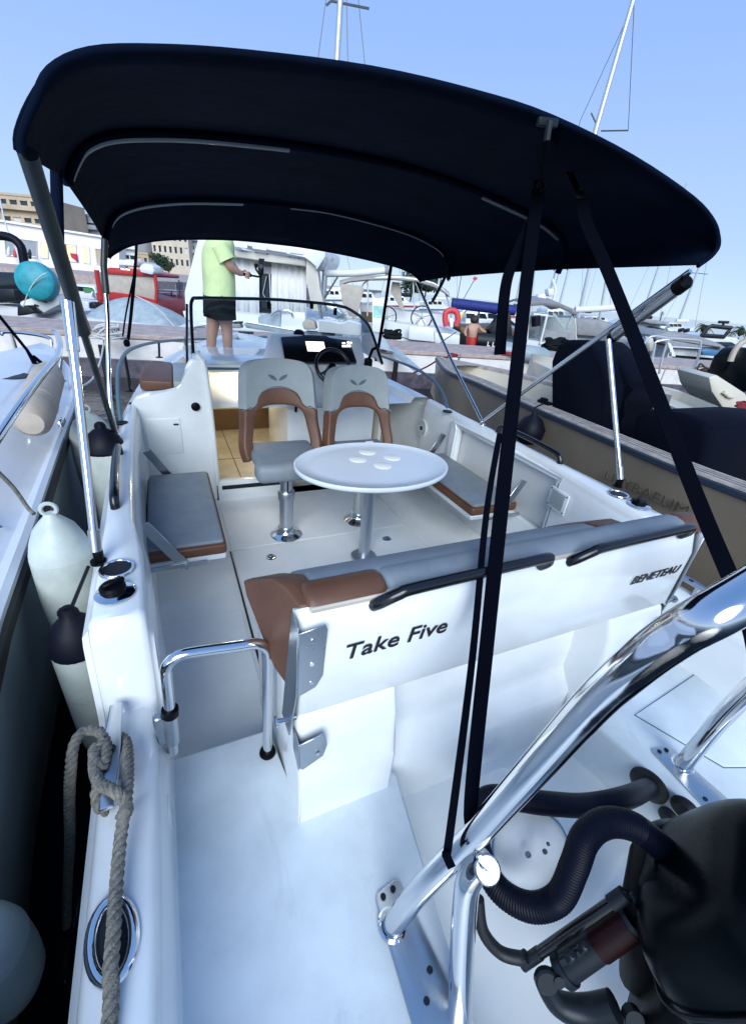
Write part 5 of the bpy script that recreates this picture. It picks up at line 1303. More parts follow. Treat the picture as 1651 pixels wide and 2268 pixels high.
slab('doorway', [(568, 565), (616, 580), (618, 722), (566, 716)], D, 0.06, 'dark_glass', y1, 0, 0.9)
slab('door_lining', [(571, 588), (606, 592), (606, 608), (571, 604)], D, 0.05, 'grey_canvas', y1, 0, 0.72)
rod('ladder_rail', [(590, 612), (582, 650), (592, 668)], D, 0.02, 'brushed_steel', y1, 8, 0, 0.8)
rod('ladder_rail', [(597, 606), (600, 672)], D, 0.025, 'mast_alu', y1, 8, 0, 0.75)
slab('side_pillar', [(676, 552), (700, 556), (722, 545), (700, 600), (708, 640), (722, 690), (690, 690), (678, 620)], D, 0.6, 'yacht_cream', y1, 0.04, 0.2)
slab('cabin_side', [(440, 520), (456, 520), (462, 640), (452, 715), (410, 700), (408, 645)], D, 4.0, 'yacht_white', y1, 0.05, 0.5)
hullform([(405, 690), (480, 690), (560, 697), (640, 705), (700, 712), (725, 716)], D, 8.0, 'yacht_white', y1)
slab('transom_locker', [(622, 690), (676, 692), (680, 738), (620, 736)], D, 0.5, 'yacht_white', y1, 0.06, -0.6)
slab('transom_locker', [(570, 700), (622, 690), (622, 738), (572, 736)], D, 0.5, 'grey_tarp', y1, 0.08, -0.5)
slab('swim_deck', [(440, 712), (700, 734), (705, 748), (440, 728)], D, 1.5, 'yacht_white', y1, 0.04, -0.8)
rod('stern_rail', [(600, 700), (612, 690), (640, 688), (648, 700)], D, 0.03, 'steel', y1, 8, 3, -0.7)
gp2 = far('gangway', 'pale folding gangway reaching from the large yacht to the pontoon', 'gangway', 560, 730, 13.5)
slab('gangway_deck', [(538, 716), (560, 718), (680, 738), (740, 740), (738, 746), (660, 744), (545, 726)], 13.2, 0.4, 'grey_tarp', gp2, 0.02)
rod('gangway_rail', [(545, 713), (660, 733), (740, 736)], 13.2, 0.02, 'mast_alu', gp2)
bk = far('dock_box', 'black bucket and gear box on the pontoon beyond the man', 'box', 520, 735, 12.6)
slab('box_body', [(516, 717), (530, 716), (534, 727), (514, 727)], 12.6, 0.3, 'grey_canvas', bk, 0.03)
slab('box_lid', [(514, 713), (532, 713), (532, 717), (514, 717)], 12.6, 0.32, 'rubber', bk, 0.02)

# ---- sailing yacht with beige bimini, twin wheels
D = 14.5
y2 = far('sailing_yacht', 'white sailing yacht with beige cockpit canopy and twin black steering wheels', 'yacht', 920, 766, D, YA)
hullform([(838, 706), (880, 716), (930, 722), (985, 728), (1018, 738)], D, 9.0, 'yacht_white', y2)
slab('transom_step', [(905, 722), (960, 726), (962, 758), (904, 752)], D, 0.25, 'yacht_white', y2, 0.03, -0.5)
slab('transom_step', [(962, 736), (1018, 742), (1017, 766), (962, 760)], D, 0.25, 'yacht_white', y2, 0.03, -0.5)
rows = []
for x, yt, yb in ((752, 628, 640), (775, 621, 632), (815, 617, 626), (870, 616, 625), (920, 620, 629), (960, 632, 641), (985, 646, 654), (994, 655, 660)):
    a = pv(x, yt, D, 0.0); b = pv(x, yt - 6, D, 1.6); c = pv(x, yt + 4, D, 3.0)
    rows.append([a + V((0, 0, -0.03)), a, b, c])
MB().loft(rows, closed=False, caps=False).build('canopy', 'beige_canvas', y2, 50, 0.02)
slab('canopy_flap', [(753, 628), (800, 633), (806, 640), (798, 668), (790, 702), (772, 700), (757, 668)], D, 0.1, 'beige_canvas', y2, 0.02, -0.1)
slab('canopy_flap', [(868, 624), (885, 626), (888, 660), (896, 688), (890, 690), (864, 645)], D, 0.06, 'beige_canvas', y2, 0.01, 0.4)
for pts in ([(812, 620), (815, 650), (813, 700)], [(985, 648), (993, 672), (1000, 712)], [(914, 622), (917, 682)], [(798, 640), (812, 622), (850, 614), (900, 616), (960, 628), (992, 652)]):
    rod('canopy_hoop', pts, D, 0.025, 'mast_alu', y2, 8, 3, 0.2)
for cx_, cy_, R_ in ((933, 703, 23), (856, 702, 21)):
    c = pv(cx_, cy_, D, 0.3)
    rr_ = R_ * (pv(cx_ + 10, cy_, D, 0.3) - c).length / 10
    w = MB().tube([c + HS * rr_ * math.cos(a) + V((0, 0, rr_ * math.sin(a))) for a in [2 * math.pi * k / 28 for k in range(28)]], 0.022, 6, closed=True).build('steering_wheel', 'rubber', y2)
    for k in range(5):
        a = 2 * math.pi * k / 5 + 0.3
        MB().tube([c, c + HS * rr_ * math.cos(a) + V((0, 0, rr_ * math.sin(a)))], 0.012, 5).build('wheel_spoke', 'brushed_steel', w)
    slab('binnacle', [(cx_ - 8, cy_ + 2), (cx_ + 10, cy_ + 2), (cx_ + 12, cy_ + 24), (cx_ - 10, cy_ + 24)], D, 0.4, 'yacht_white', y2, 0.04, 0.35)
slab('cockpit_coaming', [(795, 672), (840, 676), (900, 690), (985, 694), (990, 724), (850, 716), (800, 712)], D, 1.8, 'yacht_white', y2, 0.05, 1.2)
slab('cabin_window', [(800, 690), (824, 692), (824, 712), (800, 710)], D, 0.05, 'wood_dark', y2, 0, 0.9)
slab('info_board', [(824, 660), (852, 662), (850, 738), (824, 734)], D, 0.05, 'render_white', y2, 0.01, -0.6)
slab('board_print', [(826, 676), (849, 678), (848, 704), (826, 702)], D, 0.01, 'aqua_print', y2, 0, -0.612)
mast_b = pv(716, 660, D, 2.4); mast_t = pv(768, -260, D, 2.4)
MB().tube([mast_b, mast_t], [0.10, 0.085], 12).build('mast', 'mast_alu', y2)
rod('boom', [(718, 606), (790, 605), (857, 598)], D, 0.11, 'white_canvas', y2, 12, 0, 2.4)
rod('boom_end', [(852, 599), (860, 598)], D, 0.14, 'grey_canvas', y2, 10, 0, 2.4)
for pts in ([(733, 2), (817, 19)], [(733, 2), (722, 12)], [(740, -140), (705, 122), (690, 560)], [(764, -160), (770, 140), (790, 560)], [(768, -260), (852, 597)], [(724, 600), (700, 690)]):
    rod('rigging', pts, D, 0.012 if pts[0] != (733, 2) else 0.03, 'wire', y2, 5, 0, 2.4)
rod('kicker', [(748, 612), (725, 650), (712, 672)], D, 0.03, 'wire', y2, 6, 0, 2.2)
for pts in ([(850, 735), (900, 750), (950, 768)], [(1010, 735), (985, 752), (965, 768)]):
    rod('stern_line', pts, D, 0.015, 'wire', y2, 5, 0, -0.9)
lf = far('lifebuoy', 'red horseshoe lifebuoy hung on the sailing yacht stern rail', 'lifebuoy', 998, 724, D - 0.4)
ho = [(988, 722), (985, 708), (986, 694), (993, 688), (1004, 688), (1011, 694), (1013, 708), (1010, 722)]
rod('buoy_ring', ho, D - 0.4, 0.085, 'red_buoy', lf, 12, 4)
slab('buoy_light', [(994, 704), (1004, 705), (1003, 726), (996, 726)], D - 0.4, 0.1, 'render_white', lf, 0.02, 0.0)
slab('buoy_strap', [(1008, 716), (1024, 690), (1028, 692), (1012, 724)], D - 0.4, 0.03, 'yellow', lf, 0.005, 0.1)

# ---- white plastic tub / tender near the pontoon
td = far('tender', 'white plastic tender with scalloped rim on the pontoon behind the console', 'dinghy', 755, 752, 12.8)
rows = []
for x, yt in ((706, 710), (730, 712), (752, 717), (762, 716), (772, 711), (784, 714), (802, 720)):
    a = pv(x, yt, 12.8)
    lo = V((a.x, a.y, 0.455)) + HF * 0.05
    rows.append([lo, a - HF * 0.08, a + V((0, 0, 0.04)), a + HF * 0.1 + V((0, 0, 0.03)), a + HF * 1.2, lo + HF * 1.2])
MB().loft(rows).build('tender_hull', 'yacht_white', td, 40)
slab('tender_canopy', [(702, 672), (735, 668), (762, 700), (768, 716), (706, 712)], 13.2, 0.8, 'clear_plastic', td, 0.02)
slab('gear_bag', [(668, 715), (680, 706), (696, 712), (700, 730), (672, 730)], 12.8, 0.4, 'beige_canvas', td, 0.04)

# ---- wooden boat with blue boom cover, inflatable, bather
D = 15.0
y3 = far('wooden_boat', 'brown varnished boat with rolled bright blue sail cover', 'sailboat', 1070, 770, D, YA)
hullform([(1016, 740), (1060, 742), (1110, 744), (1150, 748)], D, 6.0, 'rubber', y3)
slab('cabin', [(1018, 722), (1050, 726), (1110, 724), (1140, 730), (1140, 748), (1018, 742)], D, 2.0, 'wood_dark', y3, 0.05, 0.3)
rod('sail_cover', [(1000, 672), (1020, 674), (1060, 679), (1100, 684), (1140, 688)], D, 0.15, 'blue_cover', y3, 14, 3)
rod('boom', [(1000, 662), (1060, 669), (1135, 678)], D, 0.035, 'rubber_blue', y3, 8)
rod('awning_pole', [(1012, 702), (1040, 678)], D, 0.05, 'mast_alu', y3, 8)
rod('backstay', [(1055, 742), (1060, 690), (1058, 672)], D, 0.03, 'wire', y3, 6)
for pts in ([(1012, 662), (1023, 600), (1030, 560)], [(1026, 662), (1052, 616)]): rod('rigging', pts, D, 0.012, 'wire', y3, 5)
slab('pennant', [(1050, 612), (1058, 616), (1052, 622), (1046, 618)], D, 0.03, 'red_buoy', y3)
slab('dark_awning', [(1080, 730), (1100, 715), (1112, 690), (1130, 692), (1135, 745), (1090, 745)], D, 0.5, 'rubber', y3, 0.05, -0.3)
rb_b = far('inflatable_dinghy', 'black inflatable dinghy with white letters in front of the wooden boat', 'dinghy', 1095, 768, 13.8)
rod('tube', [(1054, 752), (1090, 756), (1135, 760), (1160, 763)], 13.8, 0.20, 'rubber', rb_b, 14)
for a, ch in ((1077, 'L'), (1088, 'L'), (1112, 'L'), (1126, 'L')):
    q = pv(a, 766 + (a - 1077) * 0.1, 13.8, -0.215)
    text_mesh('lettering', ch, 0.17, 'render_white', rb_b, q, HS, (0, 0, 1), 0.0, 0.004, 0.004)
bt_ = far('person', 'bare-backed bather in red shorts on the wooden boat, head bowed', 'person', 1046, 768, 13.9)
q = lambda x, y, e=0.0: pv(x, y, 13.9, e)
Vb = [(q(1046, 748), 0.16), (q(1046, 735), (0.17, 0.14)), (q(1045, 722), (0.17, 0.13)), (q(1048, 715), 0.06), (q(1050, 709), 0.095), (q(1036, 722), 0.06), (q(1028, 735), 0.05), (q(1032, 745, -0.1), 0.035), (q(1058, 722), 0.06), (q(1066, 732), 0.048), (q(1076, 736, -0.1), 0.035), (q(1042, 762), 0.09), (q(1042, 775), 0.07), (q(1050, 762), 0.09), (q(1050, 775), 0.07)]
bbd = skin_body('body', Vb, [(0, 1), (1, 2), (2, 3), (3, 4), (2, 5), (5, 6), (6, 7), (2, 8), (8, 9), (9, 10), (0, 11), (11, 12), (0, 13), (13, 14)], 'skin', bt_)
MB().sphere(q(1050, 708), 0.125, 12, 8).build('hair', 'hair', bbd)
MB().loft([ringell(q(1046, 746), 0.20, 0.17), ringell(q(1046, 756), 0.215, 0.18), ringell(q(1046, 768), 0.22, 0.18)]).build('shorts', 'red_paint', bbd, 60)

# ---- white motorboats to the right
D = 19
y4 = far('motor_yacht', 'white cruiser with sloping dark windscreen behind the blue sail cover', 'yacht', 1090, 740, D, YA)
hullform([(1020, 722), (1060, 712), (1110, 712), (1150, 735)], D, 6.0, 'yacht_white', y4)
slab('cabin', [(1030, 690), (1100, 690), (1150, 722), (1150, 735), (1030, 722)], D, 2.5, 'yacht_white', y4, 0.06, 0.4)
for a in (1032, 1056, 1080): slab('side_window', [(a, 694), (a + 18, 695), (a + 22, 706), (a, 704)], D, 0.05, 'dark_glass', y4, 0, 0.36)
slab('windscreen', [(1104, 694), (1118, 698), (1148, 724), (1130, 718)], D, 0.05, 'dark_glass', y4, 0, 0.34)
D = 15.5
y5 = far('motor_yacht', 'white hardtop cruiser with clear plastic cockpit curtains and a black fender', 'yacht', 1220, 780, D, YA)
hullform([(1158, 752), (1200, 758), (1250, 762), (1290, 770)], D, 6.0, 'yacht_white', y5)
rows = []
for x, yt in ((1160, 676), (1175, 669), (1205, 667), (1240, 673), (1265, 684), (1277, 692)):
    a = pv(x, yt, D); rows.append([a + V((0, 0, -0.12)), a, a + HF * 1.2 + V((0, 0, 0.12)), a + HF * 2.4])
MB().loft(rows, closed=False, caps=False).build('hardtop', 'grey_canvas', y5, 50, 0.04)
slab('clear_curtain', [(1205, 690), (1270, 692), (1275, 740), (1205, 730)], D, 0.02, 'clear_plastic', y5, 0, 0.1)
slab('clear_curtain', [(1166, 690), (1204, 690), (1204, 752), (1164, 748)], D, 0.02, 'clear_plastic', y5, 0, 0.1)
slab('cabin_back', [(1162, 700), (1275, 705), (1278, 765), (1160, 755)], D, 0.3, 'yacht_cream', y5, 0.02, 1.8)
slab('lower_curtain', [(1206, 730), (1274, 740), (1276, 764), (1200, 758)], D, 0.06, 'grey_canvas', y5, 0.01, 0.05)
slab('curtain_cross', [(1222, 695), (1228, 694), (1256, 728), (1250, 732)], D, 0.03, 'grey_tarp', y5, 0, 0.06)
slab('curtain_cross', [(1266, 696), (1271, 697), (1257, 732), (1252, 729)], D, 0.03, 'grey_tarp', y5, 0, 0.06)
for pts in ([(1210, 700), (1203, 730), (1195, 762)], [(1180, 696), (1212, 699)], [(1172, 675), (1166, 752)]): rod('frame_pole', pts, D, 0.035, 'yacht_white', y5, 8, 0, -0.05)
rod('black_fender', [(1186, 700), (1186, 722)], D, 0.14, 'fender_navy', y5, 14, 0, -0.25)
rod('radar_mast', [(1224, 668), (1230, 640), (1222, 618)], D, 0.05, 'yacht_white', y5, 8, 0, 1.0)
slab('radar_dome', [(1212, 640), (1228, 638), (1226, 656), (1214, 657)], D, 0.4, 'yacht_white', y5, 0.06, 0.9)
slab('radar_base', [(1192, 652), (1208, 650), (1210, 666), (1188, 664)], D, 0.4, 'yacht_white', y5, 0.05, 0.9)
sm = far('sailing_yacht', 'sailing yacht hidden behind the hardtop cruiser, tall pale raked mast', 'yacht', 1235, 740, 24, YA)
hullform([(1180, 740), (1230, 742), (1300, 748)], 24, 5.0, 'yacht_white', sm)
MB().tube([pv(1222, 640, 24), pv(1322, 275, 24), pv(1404, -10, 24)], [0.12, 0.11, 0.09], 10).build('mast', 'mast_alu', sm)
for pts in ([(1285, 265), (1396, 22)], [(1330, 290), (1390, 289)], [(1308, 250), (1322, 280)], [(1390, 289), (1404, -10)], [(1240, 420), (1285, 265)]): rod('rigging', pts, 24, 0.03 if pts[0][0] in (1330, 1308) else 0.014, 'wire', sm, 5)
sm2 = far('sailing_yacht', 'distant sailing yacht with white furled boom right of the hardtop cruiser', 'yacht', 1320, 740, 22, YA)
hullform([(1262, 738), (1320, 742), (1400, 748)], 22, 5.0, 'yacht_white', sm2)
rod('boom', [(1272, 686), (1320, 684), (1372, 680)], 22, 0.14, 'white_canvas', sm2, 10)
for pts, r_ in (([(1276, 720), (1312, 560), (1330, 480)], 0.08), ([(1324, 720), (1345, 600), (1362, 500)], 0.06), ([(1290, 700), (1330, 560)], 0.012), ([(1350, 690), (1352, 600)], 0.012)): rod('mast' if r_ > 0.05 else 'rigging', pts, 22, r_, 'mast_alu', sm2, 8)
slab('deck_cover', [(1274, 704), (1330, 708), (1372, 722), (1376, 750), (1276, 744)], 22, 3.0, 'grey_canvas', sm2, 0.15, -0.5)
for a in (1299, 1306): rod('antenna_ball', [(a, 690), (a, 693)], 22, 0.08, 'hole', sm2, 8)
D = 20
y6 = far('motor_yacht', 'white sport cruiser with grey folded bimini, right of the crossing canopy pole', 'yacht', 1440, 760, D, YA)
hullform([(1375, 742), (1430, 738), (1480, 742), (1520, 750)], D, 6.0, 'yacht_white', y6)
slab('deckhouse', [(1400, 722), (1430, 712), (1480, 722), (1500, 740), (1400, 745)], D, 2.5, 'yacht_white', y6, 0.1)
slab('side_window', [(1412, 727), (1440, 722), (1478, 730), (1480, 735), (1412, 734)], D, 0.04, 'dark_glass', y6, 0, -0.03)
slab('bimini', [(1408, 712), (1430, 706), (1460, 710), (1482, 720), (1474, 723), (1440, 716)], D, 1.5, 'grey_canvas', y6, 0.06, -0.5)
rod('radar_arch', [(1455, 745), (1475, 726), (1482, 722)], D, 0.05, 'rail_blue', y6, 8, 0, -0.6)
rod('flag_staff', [(1458, 720), (1466, 690)], D, 0.02, 'wire', y6, 6)
slab('flag', [(1462, 692), (1469, 690), (1470, 698), (1460, 701)], D, 0.02, 'grey_tarp', y6)
D = 17
y7 = far('motor_yacht', 'white motorboat under a long grey cover at the right', 'yacht', 1540, 795, D, YA)
hullform([(1484, 768), (1530, 772), (1580, 776), (1614, 778)], D, 5.0, 'yacht_white', y7)
slab('boat_cover', [(1450, 742), (1480, 732), (1540, 742), (1600, 762), (1620, 776), (1590, 780), (1490, 770), (1452, 760)], D, 2.6, 'grey_canvas', y7, 0.18, -0.3)
slab('dark_bags', [(1552, 776), (1565, 772), (1600, 778), (1600, 790), (1555, 787)], D, 0.3, 'blue_stripe', y7, 0.05, -0.8)
slab('stripe', [(1490, 786), (1600, 795), (1600, 800), (1490, 792)], D, 0.1, 'dark_glass', y7, 0, -0.35)
for a, b in ((1507, 731), (1519, 732)): rod('fender_ball', [(a, b - 3), (a, b + 3)], D, 0.10, 'hole', y7, 8)
D = 26
y8 = far('motor_yacht', 'white flybridge yacht with black window frame between the two palms', 'yacht', 1590, 770, D, YA)
hullform([(1530, 752), (1580, 750), (1630, 756), (1670, 762)], D, 7.0, 'yacht_white', y8)
slab('deckhouse', [(1550, 748), (1575, 742), (1630, 748), (1640, 756), (1545, 756)], D, 3.0, 'yacht_white', y8, 0.08)
rod('window_frame', [(1552, 744), (1566, 726), (1574, 722), (1618, 727), (1612, 734), (1602, 746), (1552, 743)], D, 0.11, 'rubber', y8, 8)
slab('dark_windscreen', [(1580, 758), (1620, 758), (1640, 770), (1572, 766)], D, 0.4, 'dark_glass', y8, 0.03, -0.4)
rod('radar_bar', [(1590, 713), (1612, 714)], D, 0.07, 'rubber', y8, 8)
rod('radar_post', [(1599, 725), (1601, 714)], D, 0.06, 'rubber', y8, 8)

# ---- pale boat with rail, cream launch and its engine, right of the tan boat
D = 10.2
y9 = far('moored_boat', 'cream launch with steel rail frame beyond the navy covers', 'motorboat', 1480, 900, 8.0)
G2 = [px(a, b, z=0.62) for a, b in ((1240, 812), (1330, 830), (1430, 850), (1520, 872), (1600, 905), (1680, 950))]
rings = []
for g in G2: rings.append([g + V((0.1, 0.1, -1.1)), g + V((-0.02, -0.02, -0.3)), g, g + HF * 0.22 + V((0, 0, 0.01)), g + HF * 0.25 + V((0, 0, -0.12)), g + HF * 1.6 + V((0, 0, -0.12)), g + HF * 1.62 + V((0, 0, 0.02)), g + HF * 1.8, g + HF * 1.8 + V((0, 0, -1.1))])
MB().loft(rings).build('hull', 'cream', y9, 40)
def rail9(pts, r=0.022): MB().tube([pv(x, y, 8.6) for x, y in pts], r, 8, smooth=3).build('rail', 'mast_alu', y9)
rail9([(1458, 828), (1466, 790), (1480, 752), (1486, 750), (1540, 754), (1550, 760), (1545, 790), (1530, 828)])
rail9([(1440, 812), (1448, 770), (1452, 757), (1480, 752)]); rail9([(1420, 770), (1440, 746), (1470, 748), (1486, 752)])
rail9([(1480, 768), (1548, 772)], 0.016)
for k in range(3): slab('rod_holder', [(1478 + k * 4, 760 + k * 9), (1484 + k * 4, 760 + k * 9), (1490 + k * 3, 772 + k * 9), (1480 + k * 3, 772 + k * 9)], 8.6, 0.1, 'yacht_white', y9, 0.01, -0.05)
slab('windshield_frame', [(1396, 752), (1425, 742), (1436, 760), (1440, 800), (1400, 790)], 9.0, 0.05, 'clear_plastic', y9, 0.0)
slab('seat_back', [(1424, 750), (1446, 746), (1452, 776), (1430, 782)], 9.0, 0.25, 'yacht_cream', y9, 0.04)
slab('engine_bracket', [(1568, 836), (1586, 830), (1651, 872), (1660, 900), (1630, 925), (1600, 905), (1575, 868)], 7.6, 0.9, 'cream', y9, 0.03)
rod('bracket_handle', [(1600, 868), (1612, 878), (1622, 880)], 7.6, 0.03, 'cream', y9, 8, 0, -0.03)
slab('engine_cover', [(1596, 830), (1616, 795), (1630, 776), (1652, 770), (1680, 775), (1680, 860), (1645, 872), (1622, 858)], 7.9, 0.4, 'cowl', y9, 0.06)
rod('arch_tube', [(1616, 800), (1624, 780), (1640, 760), (1675, 742)], 7.8, 0.045, 'fender_beige', y9, 10, 3, -0.05)
heap('fishing_net', 'brown fishing net heap by the pontoon at the right', 'net', px(1556, 838, z=0.60), 0.5, 0.3, 'bark', 14, 0.016, 9)
heap('rope_coil', 'red rope coil on the teak deck by the right edge', 'rope', px(1645, 905, z=0.70), 0.16, 0.08, 'rope_red', 8, 0.014, 8)
rb3 = far('inflatable_dinghy', 'dark blue dinghy nose lying on the pontoon behind the navy strap', 'dinghy', 1190, 790, 12.0)
MB().lathe([(0, 0), (0.14, 0.04), (0.20, 0.2), (0.20, 1.2), (0.16, 1.35), (0, 1.4)], pv(1215, 791, 11.3), pv(1165, 783, 11.3) - pv(1215, 791, 11.3), 18).build('tube', 'hull_grey', rb3)
heap('gear_pile', 'pile of dark clothes and gear on the pontoon beside the console cover', 'gear', on_pont(1210, 778) + V((0.6, 0.3, 0)), 0.5, 0.35, 'shorts', 22, 0.035, 12)
heap('gear_pile', 'black bag and lines on the pontoon right of the windscreen', 'gear', on_pont(868, 752), 0.3, 0.25, 'shorts', 18, 0.03, 13)

# ---- left side beyond the pontoon
D = 13.5
z1 = far('motor_yacht', 'white boat with curved radar arch and dark blue top at the far left', 'yacht', 50, 700, D, YA)
hullform([(-60, 668), (0, 676), (60, 684), (140, 694)], D, 5.0, 'yacht_white', z1)
rod('radar_arch', [(-30, 524), (0, 522), (28, 528), (46, 545), (52, 570), (56, 600)], D, 0.11, 'fender_navy', z1, 10, 4)
rod('arch_leg', [(40, 540), (50, 565), (54, 600), (52, 640)], D, 0.13, 'yacht_white', z1, 10, 3, 0.15)
slab('cabin', [(-40, 600), (46, 604), (44, 640), (30, 668), (-40, 668)], D, 1.5, 'dark_glass', z1, 0.04, 0.6)
slab('engine_well', [(40, 668), (80, 655), (128, 652), (132, 676), (90, 698), (50, 690)], D, 0.8, 'yacht_white', z1, 0.08, -0.4)
for a, b in ((84, 676), (102, 668)): rod('drain_hole', [(a, b - 1.5), (a, b + 1.5)], D, 0.09, 'hole', z1, 10, 0, -0.35)
slab('seat_cover', [(-20, 640), (30, 640), (36, 668), (-20, 672)], D, 0.6, 'engine_grey', z1, 0.05, -0.2)
rod('antenna', [(20, 520), (8, 480), (0, 440)], D, 0.02, 'mast_alu', z1, 6)
slab('gear', [(38, 678), (60, 676), (80, 692), (38, 700)], D, 0.3, 'rubber', z1, 0.03, -0.7)
tc_ = far('buoy_cover', 'round teal cover standing on the far left boat', 'cover', 82, 650, D - 0.5)
cc = pv(84, 624, D - 0.5); rr_ = 0.50
MB().lathe([(0, -0.32), (rr_ * 0.75, -0.30), (rr_ * 0.95, -0.2), (rr_, 0.0), (rr_ * 0.95, 0.2), (rr_ * 0.75, 0.28), (0, 0.30)], cc, -HF + V((0.25, 0, 0.12)), 28).build('cover_shell', 'teal_cover', tc_)
MB().tube([cc + (-HF) * 0.33 + HS * (-0.35 + 0.9 * t) + V((0, 0, -0.5 + 0.9 * t - 0.6 * (t - 0.5) ** 2)) for t in [k / 8 for k in range(9)]], 0.015, 6).build('cover_cord', 'rope_white', tc_)
D = 13.0
z2 = far('covered_boat', 'small boat under a pale blue grey tarpaulin beyond the pontoon', 'boat', 290, 718, D, YA)
rows = []
for k in range(15):
    t = k / 14
    x = 172 + 232 * t
    ytop = 722 - 66 * math.sin(math.pi * min(1, max(0, t * 0.98 + 0.01))) ** 0.8 + 4 * t
    base = pv(x, 716 + 12 * t, D); base.z = 0.1
    tp_ = pv(x, ytop, D, 0.8)
    fold = 0.06 * math.sin(k * 2.3)
    rows.append([base, base.lerp(tp_, 0.45) - HF * (0.12 + fold), base.lerp(tp_, 0.8) - HF * (0.12 - fold), tp_, tp_ + HF * 1.2 + V((0, 0, -0.25)), V((base.x, base.y, 0.1)) + HF * 2.2])
MB().loft(rows, closed=False, caps=False).build('tarpaulin', 'grey_tarp', z2, 60)
hullform([(170, 705), (290, 716), (408, 730)], D, 2.4, 'yacht_white', z2, z0=-0.4)
rod('tarp_cord', [(300, 655), (345, 680), (385, 722)], D, 0.014, 'rope_white', z2, 6, 3, 0.0)
D = 16.5
z3 = far('fishing_boat', 'red fishing boat with beige canvas screen and white life raft on its roof', 'boat', 290, 690, D, YA)
hullform([(212, 650), (250, 648), (300, 655), (350, 668), (358, 690)], D, 5.0, 'red_paint', z3)
slab('canvas_screen', [(222, 604), (262, 606), (342, 612), (344, 664), (300, 660), (250, 652), (226, 652)], D, 0.05, 'beige_canvas', z3, 0.01, 0.1)
slab('wheelhouse_roof', [(240, 592), (300, 596), (345, 606), (344, 614), (222, 605)], D, 2.0, 'red_paint', z3, 0.05)
slab('roof_white', [(258, 574), (300, 577), (300, 590), (262, 588)], D, 1.6, 'yacht_white', z3, 0.05, 0.2)
slab('life_raft', [(306, 590), (316, 581), (336, 586), (343, 598), (338, 610), (308, 604)], D, 0.7, 'yacht_white', z3, 0.1, -0.2)
rod('post', [(214, 598), (220, 640), (226, 664)], D, 0.08, 'red_paint', z3, 8)
rod('post', [(343, 606), (347, 640), (346, 668)], D, 0.06, 'red_paint', z3, 8)
for a, b in ((272, 596), (283, 597)): rod('deck_light', [(a, b - 1), (a, b + 1)], D, 0.06, 'digit_lit', z3, 8, 0, -0.05)
D = 24
z4 = far('parked_van', 'white van with green panel on the quay behind the covered boat', 'van', 185, 660, D, None)
slab('body', [(156, 628), (208, 632), (214, 648), (214, 668), (158, 664)], D, 1.8, 'yacht_white', z4, 0.12)
slab('windscreen', [(162, 633), (204, 637), (208, 647), (162, 643)], D, 0.05, 'dark_glass', z4, 0, -0.03)
slab('side_panel', [(184, 637), (206, 639), (208, 648), (186, 647)], D, 0.04, 'green_paint', z4, 0, -0.06)
slab('bumper', [(156, 658), (214, 664), (214, 670), (156, 665)], D, 0.15, 'engine_grey', z4, 0.02, -0.12)
for a in (164, 205): rod('headlight', [(a, 652), (a + 3, 652.5)], D, 0.14, 'yacht_white', z4, 8, 0, -0.1)
z5 = far('outboard_motors', 'cluster of pale outboard engines between the van and the red boat', 'outboard', 190, 690, 15.5, None)
slab('engine_cowl', [(170, 672), (180, 664), (196, 668), (198, 690), (176, 694)], 15.5, 0.5, 'yacht_white', z5, 0.06)
slab('engine_cowl', [(196, 670), (206, 668), (214, 676), (212, 694), (198, 692)], 15.5, 0.5, 'engine_grey', z5, 0.06)
slab('engine_leg', [(160, 680), (172, 672), (182, 700), (170, 708)], 15.5, 0.3, 'grey_tarp', z5, 0.05)
D = 19
z6 = far('motor_yacht', 'white fishing boat with rods between the red boat and the big yacht', 'yacht', 385, 700, D, YA)
hullform([(350, 668), (380, 668), (410, 676), (420, 700)], D, 4.0, 'yacht_white', z6)
slab('console', [(358, 652), (374, 650), (378, 672), (356, 672)], D, 0.7, 'yacht_white', z6, 0.05)
slab('t_top', [(346, 641), (384, 643), (384, 647), (346, 645)], D, 1.0, 'yacht_white', z6, 0.04)
slab('clear_curtain', [(388, 626), (404, 624), (408, 668), (392, 668)], D, 0.05, 'clear_plastic', z6, 0.0)
for pts in ([(350, 645), (352, 668)], [(380, 647), (378, 668)], [(396, 620), (400, 668)]): rod('pole', pts, D, 0.03, 'rail_blue', z6, 6)
slab('outboard', [(376, 672), (392, 668), (396, 690), (404, 712), (390, 712)], D, 0.5, 'rubber', z6, 0.06, -0.5)

# ---- quay and town
qy = MB().prism([pv(-700, 640, 30) , pv(480, 700, 30), pv(480, 700, 30) + HF * 60, pv(-700, 640, 30) + HF * 60], (0, 0, 0.0001))
qy.bm.free()
qc = pv(180, 660, 32)
qo = MB().prism([V((qc.x, qc.y, -1)) + HS * a + HF * b for a, b in ((-60, 0), (5, 0), (9, 60), (20, 400), (-200, 400), (-60, 100))], (0, 0, 1.9)).build('quay', 'concrete', None, 0)
tag(qo, 'stone quay below the town on the left', kind='structure')

